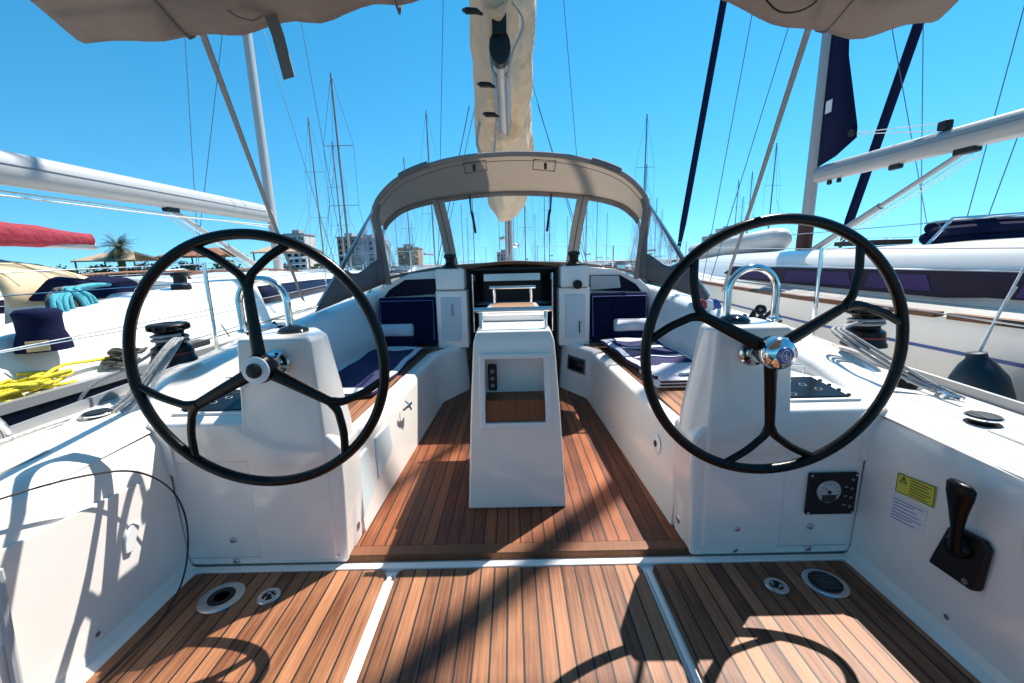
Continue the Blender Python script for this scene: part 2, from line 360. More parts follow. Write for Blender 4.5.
# benches with teak seats
def inner(y): return table([(1.665, .765), (3.82, .685), (4.2, .485), (4.34, .48)], y)[0]
for s in (-1, 1):
    st = [1.87, 2.4, 3.0, 3.6, 3.82, 4.02, 4.2, 4.34]
    b = MB(); rings = []
    for y in st:
        i = inner(y)
        rings.append([(s*x, y, z) for x, z in ((i-.004, .0), (i+.022, .43), (i+.030, .47), (i+.05, .492), (i+.115, .495), (i+.125, .475), (1.43, .475), (1.43, .0))])
    b.loft(rings); bo = b.build('bench', 'gel', Y0, ang=50)
    t = MB(); t.prism([(s*x, y, .47) for x, y in ((inner(1.95)+.14, 1.98), (inner(3.8)+.14, 3.78), (inner(4.1)+.16, 4.12), (1.40, 4.12), (1.40, 1.98))], (0, 0, .018))
    t.build('seat_slats', 'teak', bo, bevel=.003)
    # helm bulkhead
    b = MB()
    b.prism([(s*x, WY+.006, z) for x, z in ((.77, 0), (.752, .37), (.750, .56), (.80, .62), (1.15, .665), (1.50, .665), (1.50, 0))], (0, .22, 0))
    b.build('helm_bulkhead', 'gel', Y0, bevel=.018, seg=3)
    # sloping instrument console
    b = MB(); b.prism([(s*1.10, y, z) for y, z in ((WY+.001, .50), (WY+.001, .675), (1.695, .70), (2.12, .80), (2.12, .5))], (s*.40, 0, 0)); co = b.build('instrument_console', 'gel', Y0, bevel=.012)
    # recessed helm display on the console
    def P(u, v, h=0):     # u along x, v along the slope
        y = 1.705+v*.97; return (s*u, y, .702+v*.235+h)
    k = MB(); k.prism([P(1.145, .0, .0), P(1.475, .0, .0), P(1.425, .20, .0), P(1.155, .20, .0)], (0, 0, .012)); dp = k.build('instrument_frame', 'white', Y0, bevel=.006)
    k = MB(); k.prism([P(1.155, .012, .0125), P(1.43, .012, .0125), P(1.375, .185, .0125), P(1.165, .185, .0125)], (0, 0, .006)); scr = k.build('instrument_screen', 'screen', dp, bevel=.003)
    k = MB()
    for i in range(4): k.lathe([(.008, 0), (.008, .005), (.006, .007)], P(1.438-.013*i, .03+.042*i, .013), n=12)
    k.build('button', 'blackm', dp)
    k = MB()
    for i in range(4):
        u0, v0 = 1.20+.045*((i*3) % 4), .035+.038*i
        k.tube([P(u0+.014*math.cos(t), v0+.012*math.sin(t), .0195) for t in [2*pi*j/12 for j in range(12)]], .0011, 4, closed=True)
    k.tube([P(1.17, .172, .0195), P(1.21, .172, .0195)], .002, 4)
    k.build('display_mark', 'dial', dp)
    k = MB(); k.tube([P(1.25, .215, .0), P(1.25, .215, .06), P(1.36, .215, .06), P(1.36, .215, .0)], .0035, 8); k.build('wire_holder', 'steel', dp)
    # pedestal column
    b = MB()
    R = [[(.815, WY), (.762, 1.76), (.760, 1.84), (.90, 2.02), (1.16, 2.02), (1.16, WY)],
         [(.812, WY), (.755, 1.75), (.753, 1.83), (.90, 2.02), (1.155, 2.02), (1.155, WY)],
         [(.825, WY), (.800, 1.72), (.805, 1.79), (.90, 1.93), (1.122, 1.93), (1.122, WY)],
         [(.838, WY+.012), (.812, 1.725), (.817, 1.785), (.91, 1.92), (1.112, 1.92), (1.112, WY+.012)]]
    b.loft([[(s*x, y, z) for x, y in r] for r, z in zip(R, (.02, .62, 1.025, 1.042))])
    ped = b.build('steering_pedestal', 'gel', Y0, bevel=.012, seg=3)
    # compass dish on the pedestal top
    k = MB(); k.lathe([(.062, 0), (.062, .008), (.05, .02), (.02, .03), (.001, .031)], (s*.955, 1.80, 1.042)); k.build('compass', 'screen', ped)
    # grab arch
    a = []
    for i in range(25):
        t = pi*i/24; a.append((s*1.0*(1.045)-.105*math.cos(t)*s-(.05 if s < 0 else 0), 1.84, 1.165+.105*math.sin(t)))
    k = MB(); k.tube([(a[0][0], 1.84, 1.035)]+a+[(a[-1][0], 1.84, 1.035)], .0155, 14); ga = k.build('grab_rail', 'steel', ped)
    for x in (a[0][0], a[-1][0]):
        k = MB(); k.lathe([(.03, 0), (.03, .006), (.018, .012), (.018, .02)], (x, 1.84, 1.041), n=20); k.build('rail_foot', 'steel', ga)
    # steering shaft boss
    hx = s*.965
    k = MB(); k.lathe([(.056, 0), (.056, .012), (.05, .02), (.036, .024), (.032, .05), (.02, .052)], (hx, WY+.001, .936), (0, -1, 0)); k.build('shaft_boss', 'steel', ped)
    k = MB(); k.tube([(hx, WY-.02, .936), (s*.955, 1.535, .95)], .019, 14)
    for i in range(5):
        t = 2*pi*i/5; k.lathe([(.007, 0), (.007, .005), (.004, .008)], (hx+.044*math.cos(t), WY-.020, .936+.044*math.sin(t)), (0, -1, 0), n=10)
    k.build('steering_shaft', 'blackm', ped)
    # bolts
    bx = ((.966, .125), (.966, .02), (1.29, .128), (1.29, .02)) if s > 0 else ((1.268, .121), (1.268, .015))
    for x, z in bx:
        k = MB(); k.lathe([(.014, 0), (.014, .004), (.009, .010), (.001, .011)], (s*x, WY+.005, z+.012), (0, -1, 0), n=16); k.build('bolt_cap', 'steelb', Y0)

# outboard coamings
for s in (-1, 1):
    tab = [  # y, inner bottom, inner top, outer top, outer bottom (x, z)
        (WY-.01, 1.46, .58, 1.50, .682, 1.56, .69, 1.62, .64),
        (1.80, 1.45, .60, 1.49, .735, 1.70, .72, 1.76, .66),
        (1.95, 1.36, .62, 1.42, .82, 1.80, .755, 1.86, .66),
        (2.10, 1.22, .60, 1.30, .905, 1.84, .79, 1.90, .67),
        (2.28, 1.36, .5, 1.41, .935, 1.86, .81, 1.91, .68),
        (2.7, 1.41, .45, 1.49, .95, 1.84, .86, 1.90, .70),
        (3.4, 1.42, .45, 1.53, .95, 1.74, .92, 1.80, .72),
        (4.0, 1.36, .45, 1.47, 1.00, 1.70, .97, 1.78, .76),
        (4.5, 1.26, .45, 1.40, 1.05, 1.66, 1.0, 1.76, .8)]
    b = MB(); rings = []
    for i in range(30):
        y = lerp(WY-.01, 4.5, i/29); a = table(tab, y); rings.append([(s*a[0], y, a[1]), (s*(a[0]*.45+a[2]*.55), y, lerp(a[1], a[3], .6)), (s*(a[2]-.01), y, a[3]-.03), (s*(a[2]+.025), y, a[3]), (s*(a[4]-.03), y, a[5]), (s*(a[4]+.005), y, a[5]-.03), (s*a[6], y, a[7]), (s*a[6], y, .5), (s*a[0], y, .45)])
    b.loft(rings); cm = b.build('coaming', 'gel', Y0, ang=60)
    # pale moulded backrest along the bench
    b = MB(); rings = []
    for i in range(14):
        y = lerp(2.25, 4.05, i/13); a = table(tab, y)
        e = min(1, min(i, 13-i)/1.5+.35)
        xi, xt, zt = a[0], a[2], a[3]
        rings.append([(s*(xi+.01), y, .475), (s*(xi-.05*e), y, .52), (s*(lerp(xi, xt, .5)-.065*e), y, .70), (s*(xt-.05*e), y, zt-.06), (s*(xt-.02*e), y, zt-.02), (s*(xt+.01), y, zt-.015), (s*(xt+.01), y, .475)])
    b.loft(rings); b.build('backrest', 'vinyl', cm, ang=70)

# cabin bulkhead
for s in (-1, 1):
    b = MB(); b.box((s*.455, 4.16, .47), (s*.765, 4.50, 1.05)); tw = b.build('bulkhead_pillar', 'gel', Y0, bevel=.015, seg=3)
    b = MB(); b.box((s*.47, 4.145, 1.054), (s*.755, 4.50, 1.262)); b.build('pillar_cap', 'gel', tw, bevel=.022, seg=3)
    b = MB(); b.box((s*.515, 4.152, .55), (s*.715, 4.17, .99)); b.build('pillar_panel', 'vinyl', tw, bevel=.008)
    # bulkhead with sloping window
    b = MB(); b.prism([(s*x, 4.36, z) for x, z in ((.76, .45), (.76, 1.25), (1.05, 1.22), (1.30, 1.12), (1.46, .98), (1.46, .45))], (0, .05, 0)); bk = b.build('cabin_bulkhead', 'gel', Y0, bevel=.01)
    b = MB(); b.prism([(s*x, 4.345, z) for x, z in ((.79, 1.005), (.79, 1.165), (1.10, 1.16), (1.27, 1.06), (1.33, .985))], (0, .012, 0)); b.build('cabin_window', 'darkglass', bk, bevel=.004)
    if s > 0:
        b = MB(); b.prism([(x, 4.338, z) for x, z in ((.80, 1.012), (.80, 1.158), (1.09, 1.150), (1.11, 1.03))], (0, .005, 0)); b.build('window_curtain', 'dial', bk)
# round handle on the starboard pillar
b = MB(); b.lathe([(.028, 0), (.028, .02), (.045, .025), (.045, .05), (.03, .06)], (.632, 4.145, 1.085), (0, -1, 0), n=12); b.build('vent_knob', 'blackm', Y0)
for x in (-.60, .66):
    b = MB(); b.box((x-.006, 4.140, .80 if x < 0 else .60), (x+.006, 4.151, .92 if x < 0 else .72)); b.build('drain_slot', 'emblem' if x < 0 else 'inkb', Y0, bevel=.003)
# speaker / recess boxes in bench ends
b = MB(); R = Matrix.Rotation(0, 3, 'Z')
# companionway
cw = MB()
cw.box((-.47, 4.34, 0), (-.44, 4.62, 1.25)); cw.box((.44, 4.34, 0), (.47, 4.62, 1.25)); cw.box((-.44, 4.34, 0), (.44, 4.42, .46)); cw.box((-.44, 4.34, 1.235), (.44, 4.62, 1.262))
cwf = cw.build('companionway', 'blackm', Y0)
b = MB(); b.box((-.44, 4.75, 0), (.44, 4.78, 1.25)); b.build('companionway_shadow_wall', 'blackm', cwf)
for i in range(2):
    x = (-1, 1)[i]
    b = MB(); b.prism([(x*.425, 4.40, .52), (x*.425, 4.40, 1.20), (x*.33, 4.70, 1.16), (x*.33, 4.70, .60)], (x*.012, 0, 0)); b.build('hinged_washboard', 'screen', cwf, bevel=.004)
b = MB()
for z in (1.155,): b.box((-.31, 4.60, z-.04), (.30, 4.62, z+.035))
b.build('louvre', 'steelb', cwf)
b = MB()
for x in (-.22, -.05, -.02, .01, .04, .19): b.box((x-.006, 4.594, 1.165), (x+.006, 4.5985, 1.178))
b.build('scale_mark', 'paper', cwf)
b = MB()
for x in (-.41, .41):
    b = MB(); b.tube([(x, 4.335, .60), (x, 4.335, 1.20)], .009, 8); b.build('companionway_rail', 'steel', cwf)
# cabin top
rows = []
for y, zc, hw in ((4.36, 1.275, 1.30), (4.6, 1.30, 1.34), (5.2, 1.30, 1.33), (6.4, 1.24, 1.22), (7.6, 1.17, 1.02), (8.6, 1.08, .74), (9.2, 1.0, .50)):
    zr = zd(y)+.03
    rows.append([(-hw-.22, y, zr), (-hw-.05, y, zc-.20), (-hw+.15, y, zc-.09), (-hw*.5, y, zc-.02), (0, y, zc), (hw*.5, y, zc-.02), (hw-.15, y, zc-.09), (hw+.05, y, zc-.20), (hw+.22, y, zr)])
MB().sheet(rows).build('coachroof', 'gel', Y0, sub=1)
b = MB(); rings = []
for k in range(17):
    x = lerp(-.52, .52, k/16); z = 1.30-.05*(x/.52)**2
    rings.append([(x, 4.30, z-.01), (x, 4.30, z+.022), (x, 5.3, z+.03), (x, 5.3, z-.01)])
b.loft(rings); b.build('sliding_hatch', 'wood', Y0, bevel=.008)
# halyard winches on the cabin top
def winch(parent, c, k=1.0, name='winch'):
    c = V(c)
    b = MB(); b.lathe([(.118*k, 0), (.118*k, .012*k), (.108*k, .03*k), (.106*k, .055*k)], c); base = b.build(name, 'blackm', parent)
    b = MB(); b.lathe([(.108*k, 0), (.108*k, .006*k)], c+V((0, 0, .055*k))); b.build('red_ring', 'redband', base)
    b = MB(); b.lathe([(.105*k, 0), (.103*k, .03*k), (.076*k, .05*k), (.068*k, .09*k), (.074*k, .125*k), (.086*k, .135*k)], c+V((0, 0, .061*k))); b.build('drum', 'black', base)
    b = MB(); b.lathe([(.098*k, 0), (.104*k, .008*k), (.092*k, .016*k), (.092*k, .022*k), (.105*k, .030*k), (.098*k, .040*k), (.05*k, .046*k), (.03*k, .048*k), (.028*k, .02*k)], c+V((0, 0, .196*k)))
    for i in range(12):
        t = 2*pi*i/12; q = c+V((.098*k*math.cos(t), .098*k*math.sin(t), .200*k)); b.box(q-V((.006, .006, 0)), q+V((.006, .006, .03*k)))
    b.build('self_tailer', 'blackm', base)
    return base
for s in (-1, 1):
    c = V((s*.64, 4.42, 1.262)); b = MB(); b.lathe([(.085, 0), (.085, .02), (.062, .035), (.045, .06), (.05, .10), (.062, .11), (.062, .14), (.02, .15)], c); b.build('cabin_winch', 'blackm', Y0)

# niche boxes in the benches forward of the table (starboard speaker frame)
def inner_plane(s, y, z): return s*(inner(y)+.03*z-.001)
b = MB()
ya, yb = 3.86, 4.12
def ip(y, z, o=0):
    x = inner(y)+.022*z/.43; return (x-o, y-o*.5, z)
b.add([ip(ya, .24, .004), ip(yb, .24, .004), ip(yb, .39, .004), ip(ya, .39, .004)], [(0, 1, 2, 3)])
b.build('locker_frame', 'steelb', Y0, solid=.012, bevel=.004)
b = MB(); b.add([ip(ya+.03, .265, .012), ip(yb-.03, .265, .012), ip(yb-.03, .365, .012), ip(ya+.03, .365, .012)], [(0, 1, 2, 3)]); b.build('locker_window', 'blackm', Y0, solid=.004)
# oval courtesy light / fittings on bench sides
for s, y, z in ((1, 2.13, .33), (1, 1.80, .10), (-1, 1.80, .10)):
    x = inner(y)+.022*z/.43
    b = MB(); r = .055 if z > .2 else .02
    b.lathe([(r, 0), (r, .004), (r*.75, .008), (r*.3, .009)], (s*(x-.001), y, z), (-s, 0, 0), n=24); o = b.build('side_fitting', 'white' if r > .03 else 'steelb', Y0)
    if r > .03:
        b = MB(); b.lathe([(.018, 0), (.018, .004), (.01, .008)], (s*(x-.010), y, z+.004), (-s, 0, 0), n=16); b.build('fitting_center', 'blackm', o)
# moulded pockets and latch on the port bench side
for y0, y1, z0, z1 in ((1.86, 2.02, .10, .40), (2.10, 2.36, .18, .40)):
    s = -1; b = MB()
    def q(y, z, o): return (s*(inner(y)+.022*z/.43-.001-o), y, z)
    b.add([q(y0, z0, .0), q(y1, z0+.05, .0), q(y1, z1, .0), q(y0+.03, z1, .0)], [(0, 1, 2, 3)])
    b.build('side_pocket', 'vinyl', Y0, solid=.02, bevel=.008, seg=3)
b = MB(); b.tube([(-.72, 2.62, .44), (-.70, 2.62, .42), (-.695, 2.66, .37), (-.71, 2.68, .36)], .008, 8); b.tube([(-.72, 2.55, .40), (-.695, 2.62, .41), (-.70, 2.70, .40)], .008, 8); b.build('padeye', 'steel', Y0)

# ------------------------------------------------------------------ steering wheels
def wheel(s, cx, cz, hub, rot, label):
    R = .472; cy = 1.52; c = V((cx, cy, cz)); hub = V(hub)
    def P(a, r, d=0):
        k = r/R
        dish = (1-k)
        return c.lerp(hub+V((0, .030, 0)), max(0, dish)**1.3)+V((math.cos(a)*r, d, math.sin(a)*r))
    b = MB(); b.tube([c+V((R*math.cos(t), 0, R*math.sin(t))) for t in [2*pi*i/96 for i in range(96)]], .0190, 14, closed=True)
    rim = b.build('steering_wheel', 'black', Y0); rim['label'] = label
    for k in range(3):
        a = rad(rot+120*k); b = MB()
        b.tube([P(a, r) for r in (.03, .06, .12, .2, .27, .32)], [.0165, .016, .0145, .0132, .012, .0118], 12, sq=1.6)
        for e in (-1, 1):
            pts = [P(a, .29)]
            for t in (.12, .3, .6, 1):
                rr = lerp(.31, R-.004, t); pts.append(P(a+e*rad(21.5)*t**.9*1.0, rr))
            q_ = spl(pts, 4); b.tube(q_, [lerp(.0155, .0125, min(1, 3*i/len(q_))) for i in range(len(q_))], 10, sq=1.2)
        b.build('spoke', 'black', rim)
    b = MB(); b.lathe([(.05, 0), (.056, .012), (.056, .03), (.048, .05), (.04, .052)], hub+V((0, .05, 0)), (0, -1, 0)); b.build('hub', 'black', rim)
    if s < 0:
        b = MB(); b.lathe([(.050, 0), (.050, .006), (.026, .010)], hub+V((0, -.001, 0)), (0, -1, 0)); b.build('hub_ring', 'white', rim)
        b = MB(); b.lathe([(.027, 0), (.027, .012), (.02, .020), (.001, .024)], hub+V((0, -.008, 0)), (0, -1, 0)); b.build('hub_knob', 'blackm', rim)
    else:
        b = MB(); b.lathe([(.057, -.015), (.060, 0), (.060, .015), (.050, .034), (.032, .044), (.001, .047)], hub+V((0, -.004, 0)), (0, -1, 0)); b.build('hub_cap', 'steel', rim)
        b = MB(); b.lathe([(.030, 0), (.028, .004), (.001, .006)], hub+V((0, -.048, 0)), (0, -1, 0)); cap = b.build('hub_emblem', 'emblem', rim)
        b = MB()
        b.tube([hub+V((.015*math.cos(t), -.0545, .021*math.sin(t))) for t in [2*pi*i/24 for i in range(24)]], .0012, 5, closed=True)
        b.tube([hub+V((0, -.055, -.014)), hub+V((0, -.055, .014))], .0014, 5)
        b.tube([hub+V((-.008, -.055, .003)), hub+V((.008, -.055, -.003))], .0012, 5)
        b.build('emblem_mark', 'paper', rim)
    return rim
wheel(-1, -.956, .965, (-.935, 1.475, .955), 90, 'port steering wheel with a white ringed hub')
wheel(1, .959, .972, (.930, 1.455, .980), 33, 'starboard steering wheel with a chrome hub')

# big sheet winches on the coamings
winch(Y0, (-1.745, 2.10, .855), .84); winch(Y0, (1.83, 2.16, .845), .84)

# ------------------------------------------------------------------ cockpit table
def tp(x, z): # front face, trapezium
    return x
b = MB()
def ring(z, hw, y0, y1): return [(-hw, y0, z), (hw, y0, z), (hw, y1, z), (-hw, y1, z)]
TZ = [(.022, .262, 2.04, 2.62), (.514, .232, 2.036, 2.72), (.846, .208, 2.032, 2.88), (.93, .200, 2.03, 2.95), (.985, .185, 2.05, 2.96)]
vs = []
for z, hw_, ya_, yb_ in TZ: vs += [(-hw_, ya_, z), (hw_, ya_, z), (hw_, yb_, z), (-hw_, yb_, z)]
fs = []
for i in range(4):
    a_ = 4*i
    for j in (1, 2, 3):
        k_ = (j+1) % 4; fs.append((a_+j, a_+k_, a_+4+k_, a_+4+j))
H0 = len(vs)
vs += [(-.152, 2.036, .514), (.152, 2.036, .514), (.146, 2.032, .846), (-.146, 2.032, .846), (-.152, 2.17, .514), (.152, 2.17, .514), (.146, 2.17, .846), (-.146, 2.17, .846)]
fs += [(0, 1, 5, H0+1, H0, 4), (8, H0+3, H0+2, 9, 13, 12), (12, 13, 17, 16), (4, H0, H0+3, 8), (H0+1, 5, 9, H0+2)]
fs += [(H0, H0+1, H0+5, H0+4), (H0+1, H0+2, H0+6, H0+5), (H0+2, H0+3, H0+7, H0+6), (H0+3, H0, H0+4, H0+7), (H0+4, H0+5, H0+6, H0+7), (16, 17, 18, 19), (0, 3, 2, 1)]
b.add(vs, fs)
tb = b.build('cockpit_table', 'gel', Y0, bevel=.012, seg=4, ang=60)
b = MB()
o1 = [(-.182, .486), (.182, .486), (.174, .874), (-.174, .874)]; o2 = [(-.153, .513), (.153, .513), (.147, .847), (-.147, .847)]
vs = [(x, 2.018, z) for x, z in o1+o2]+[(x, 2.045, z) for x, z in o1+o2]
fs = []
for j in range(4):
    k_ = (j+1) % 4; fs += [(j, k_, 4+k_, 4+j), (8+j, 12+j, 12+k_, 8+k_), (j, 8+j, 8+k_, k_), (4+j, 4+k_, 12+k_, 12+j)]
b.add(vs, fs); b.build('niche_frame', 'white', tb, bevel=.005)
b = MB(); b.box((-.150, 2.03, .5155), (.150, 2.050, .632)); b.build('niche_shelf', 'wood', tb, bevel=.003)
b = MB(); b.box((-.150, 2.05, .6155), (.150, 2.168, .632)); b.build('niche_floor', 'wood', tb)
# table top and its teak leaf
b = MB(); b.prism([(-.186, 2.36, .986), (.186, 2.36, .986), (.172, 3.05, .986), (-.172, 3.05, .986)], (0, 0, .038)); tt = b.build('tabletop', 'gel', tb, bevel=.01)
b = MB(); b.prism([(-.148, 2.46, 1.022), (.148, 2.46, 1.022), (.138, 3.0, 1.022), (-.138, 3.0, 1.022)], (0, 0, .008)); b.build('teak_inlay', 'teakx', tt, bevel=.002)
for y, z, hw in ((2.12, 1.080, .200), (3.12, 1.13, .17)):
    b = MB(); b.tube([(-hw, y, z), (hw, y, z)], .0135, 12)
    for s in (-1, 1): b.tube([(s*(hw-.035), y, z), (s*(hw-.035), y, .96)], .010, 10)
    b.build('table_rail', 'steel', tb)

# instruments on the bulkhead and the cockpit side
b = MB(); b.box((1.252, WY-.012, .205), (1.462, WY+.004, .400)); gp = b.build('engine_panel', 'blackm', Y0, bevel=.006)
gc = V((1.335, WY-.012, .318))
b = MB(); b.lathe([(.052, 0), (.052, .006), (.046, .008)], gc, (0, -1, 0), n=40); g = b.build('gauge', 'steelb', gp)
b = MB(); b.lathe([(.046, 0), (.046, .0015)], gc+V((0, -.0085, 0)), (0, -1, 0), n=40); b.build('gauge_face', 'dial', g)
b = MB(); b.box(gc+V((-.03, -.012, -.045)), gc+V((.03, -.0102, -.012)))
for i in range(9):
    t = rad(-20+220*i/8); d = V((math.cos(t), 0, math.sin(t))); q = gc+V((0, -.011, 0))+d*.037; b.box(q-V((.002, .0004, .002)), q+V((.002, .0004, .003)))
b.tube([gc+V((0, -.0115, 0)), gc+V((-.022, -.0115, .022))], .0015, 6); b.lathe([(.008, 0), (.008, .003)], gc+V((0, -.0102, 0)), (0, -1, 0), n=14)
b.build('gauge_marks', 'inkb', g)
for i in range(4):
    b = MB(); b.lathe([(.007, 0), (.007, .004), (.004, .006)], (1.435, WY-.012, .245+.042*i), (0, -1, 0), n=12); b.build('panel_button', 'wire', gp)
for x_, z_ in ((1.262, .215), (1.452, .215), (1.262, .39), (1.452, .39)):
    b = MB(); b.lathe([(.005, 0), (.004, .002)], (x_, WY-.012, z_), (0, -1, 0), n=10); b.build('panel_screw', 'steelb', gp)
b = MB()
for i in range(3): b.box((1.405, WY-.0130, .25+.042*i), (1.42, WY-.0122, .253+.042*i))
b.build('panel_label', 'dial', gp)
X = 1.487
b = MB(); b.prism([(X-.003, y, z) for y, z in ((1.332, .228), (1.19, .232), (1.166, .250), (1.160, .40), (1.18, .422), (1.275, .412), (1.29, .395))], (-.022, 0, 0)); tp_ = b.build('throttle_mount', 'blackm', Y0, bevel=.010, seg=3)
b = MB(); b.lathe([(.036, 0), (.036, .02), (.03, .03)], (X-.024, 1.235, .36), (-1, 0, 0), n=24); b.build('throttle_boss', 'black', tp_)
def lv(x, y, z, a, c_): return [(X-x+a*math.cos(t)*1.0, y+c_*math.sin(t), z) for t in [2*pi*i/14 for i in range(14)]]
b = MB(); b.loft([lv(.050, 1.232, .35, .011, .022), lv(.056, 1.232, .43, .011, .019), lv(.068, 1.228, .50, .015, .030), lv(.076, 1.224, .555, .020, .042), lv(.079, 1.222, .585, .020, .044), lv(.080, 1.221, .598, .012, .034)])
b.build('throttle_lever', 'black', tp_, ang=70)
b = MB(); b.lathe([(.008, 0), (.008, .003)], (X-.026, 1.27, .345), (-1, 0, 0), n=12); b.build('stop_button', 'redband', tp_)
b = MB(); b.lathe([(.010, 0), (.010, .003)], (X-.026, 1.205, .255), (-1, 0, 0), n=12); b.build('key_switch', 'steelb', tp_)
def wallq(pts, name, m, par, th=.0015, off=0):
    b = MB(); b.prism([(X-.002+.018*0+off, y, z) for y, z in pts], (-th, 0, 0)); return b.build(name, m, par)
st = wallq([(1.510, .400), (1.361, .420), (1.364, .500), (1.510, .478)], 'warning_label', 'yellow', Y0)
def onw(y, z): return y, z
b = MB(); T = X-.0045
b.tube([(T, 1.496, .446), (T, 1.470, .450), (T, 1.483, .474)], .0022, 4, closed=True); b.box((T-.0005, 1.482, .455), (T, 1.484, .466))
for i in range(6):
    z = .480-.011*i; y1 = 1.375+.008*((i*5) % 3)
    b.prism([(T, 1.455, z-.018*0-.006), (T, y1, z+.007-.006), (T, y1, z+.010-.006), (T, 1.455, z+.003-.006)], (-.0004, 0, 0))
for a, c in (((1.508, .402), (1.363, .422)), ((1.508, .476), (1.366, .498))): b.tube([(T, *a), (T, *c)], .0012, 4)
for a, c in (((1.508, .402), (1.508, .476)), ((1.363, .422), (1.366, .498))): b.tube([(T, *a), (T, *c)], .0012, 4)
b.build('label_print', 'inkb', st)
st2 = wallq([(1.520, .285), (1.378, .288), (1.380, .400), (1.520, .378)], 'notice_label', 'paper', Y0)
b = MB()
for i in range(7):
    z = .372-.0135*i; y1 = 1.39+.012*((i*3) % 4)
    b.prism([(T, 1.510, z-.003), (T, y1, z+.012), (T, y1, z+.015), (T, 1.510, z)], (-.0004, 0, 0))
b.build('notice_print', 'ink', st2)
b = MB(); b.lathe([(.062, 0), (.062, .003), (.058, .005), (.001, .006)], (X-.002, 1.04, .46), (-1, 0, 0), n=40); rc = b.build('round_cover', 'white', Y0)
b = MB(); b.tube([(X-.010, 1.06, .47), (X-.010, 1.05, .455), (X-.010, 1.035, .455), (X-.010, 1.03, .475)], .003, 6); b.build('cover_mark', 'dial', rc)

# locker lid in the port cockpit side with handle and hinge
X = -1.487
b = MB(); b.prism([(X-.004, y, z) for y, z in ((.4, .05), (1.38, .06), (1.50, .14), (1.54, .30), (1.535, .485), (1.50, .505), (.4, .60))], (.012, 0, 0)); lid = b.build('locker_lid', 'gel', Y0, bevel=.006, seg=3)
b = MB(); b.prism([(X+.006, y, z) for y, z in ((1.445, .375), (1.475, .35), (1.425, .265), (1.395, .275), (1.40, .33))], (.012, 0, 0)); b.build('lid_latch', 'white', lid, bevel=.006, seg=3)
for y in (.93, 1.02):
    b = MB(); b.box((X+.007, y-.012, .28-(1.02-y)*.9), (X+.014, y+.012, .36-(1.02-y)*.9)); b.build('lid_hinge', 'white', lid, bevel=.004)
b = MB(); b.tube([(X+.03, 1.035, .505), (X+.03, 1.035, .47)], .009, 8); b.tube([(X+.012, 1.04, .45), (X+.02, 1.01, .10)], .012, 8); b.build('lid_prop', 'dial', lid)

# round deck plates in the teak
for x, y, r, kind in ((-1.215, 1.487, .083, 0), (-1.022, 1.487, .044, 1), (1.042, 1.487, .044, 1), (1.246, 1.497, .080, 2)):
    b = MB(); b.lathe([(r, -.003), (r, .003), (r*.93, .006), (r*.60, .006), (r*.58, .002), (.001, .002)], (x, y, .001), n=48); o = b.build('deck_plate', 'steelb', Y0)
    b = MB()
    if kind == 0:
        b.lathe([(r*.60, 0), (r*.60, .0045), (r*.34, .0045), (r*.34, 0)], (x, y, .0035), n=40); b.build('plate_ring', 'blackm', o)
    elif kind == 1:
        for i in range(3):
            t = 2*pi*i/3+.4; b.tube([(x+r*.5*math.cos(t), y+r*.5*math.sin(t), .0045), (x+r*.5*math.cos(t+1.2), y+r*.5*math.sin(t+1.2), .0045)], .004, 6)
        b.lathe([(r*.22, 0), (r*.22, .004)], (x, y, .003), n=20); b.build('plate_slot', 'blackm', o)
    else:
        b.lathe([(r*.74, 0), (r*.74, .004), (r*.2, .004)], (x, y, .006), n=40)
        b.build('plate_ring', 'blackm', o)
        b = MB()
        for i in range(6): b.box((x-.04, y-.036+.013*i, .0102), (x+.04, y-.033+.013*i, .0112))
        b.build('plate_slot', 'wire', o)

# deck hardware
def block(c, d, name='block', k=1.0):
    c = V(c); b = MB(); b.lathe([(.036*k, 0), (.042*k, .008), (.042*k, .022), (.036*k, .03)], c, d, n=24); o = b.build(name, 'blackm', Y0)
    b = MB(); b.lathe([(.012*k, 0), (.012*k, .004)], c+V(d)*.031, d, n=16); b.build('sheave_pin', 'steel', o)
    return o
block((1.80, 1.86, .735), V((-.5, -.75, .42)), k=1.1); block((1.55, 2.62, .985), V((-.5, -.8, .2)), k=.8)
b = MB(); b.box((1.80, 1.70, .70), (1.86, 1.80, .725)); b.tube([(1.83, 1.80, .74), (1.80, 1.70, .735), (1.80, 1.62, .73)], .008, 8); b.build('shackle', 'steel', Y0)
for c in ((1.715, 1.46, .69), (-1.80, 1.72, .69)):
    b = MB()
    b.lathe([(.046, 0), (.05, .008), (.034, .014), (.034, .022), (.05, .028), (.046, .038), (.02, .04)], c, (0, 0, 1), n=28); b.build('pop_up_cleat', 'blackm', Y0)
    b = MB(); b.lathe([(.052, .0), (.053, .006), (.052, .007)], V(c)+V((0, 0, .026)), n=28); b.build('cleat_ring', 'steel', Y0)
# jammers and fittings beside the port pedestal
for i, x in enumerate((-1.42, -1.31)):
    b = MB(); b.box((x-.035, 2.30, .91), (x+.035, 2.44, .995)); o = b.build('rope_clutch', 'white', Y0, bevel=.012, seg=3)
    b = MB(); b.lathe([(.026, 0), (.026, .008)], (x, 2.298, .965), (0, -1, 0), n=20); b.build('clutch_dial', 'blackm', o)
block((-1.50, 2.36, .985), V((.3, -.9, .1)), k=.9)
b = MB(); b.tube([(-1.24, 2.36, .93), (-1.25, 2.30, .985), (-1.28, 2.28, 1.0), (-1.24, 2.28, .95)], .016, 8); b.build('turning_block', 'blackm', Y0)
for s in (-1, 1):   # jumble by the coaming
    b = MB()
    for i in range(5): b.tube([(s*(1.34+.05*i), 2.45+.02*i, .93), (s*(1.37+.05*i), 2.47, .97+.02*(i % 2)), (s*(1.40+.05*i), 2.50, .93)], .014, 8)
    b.build('rope_guide', 'blackm', Y0)

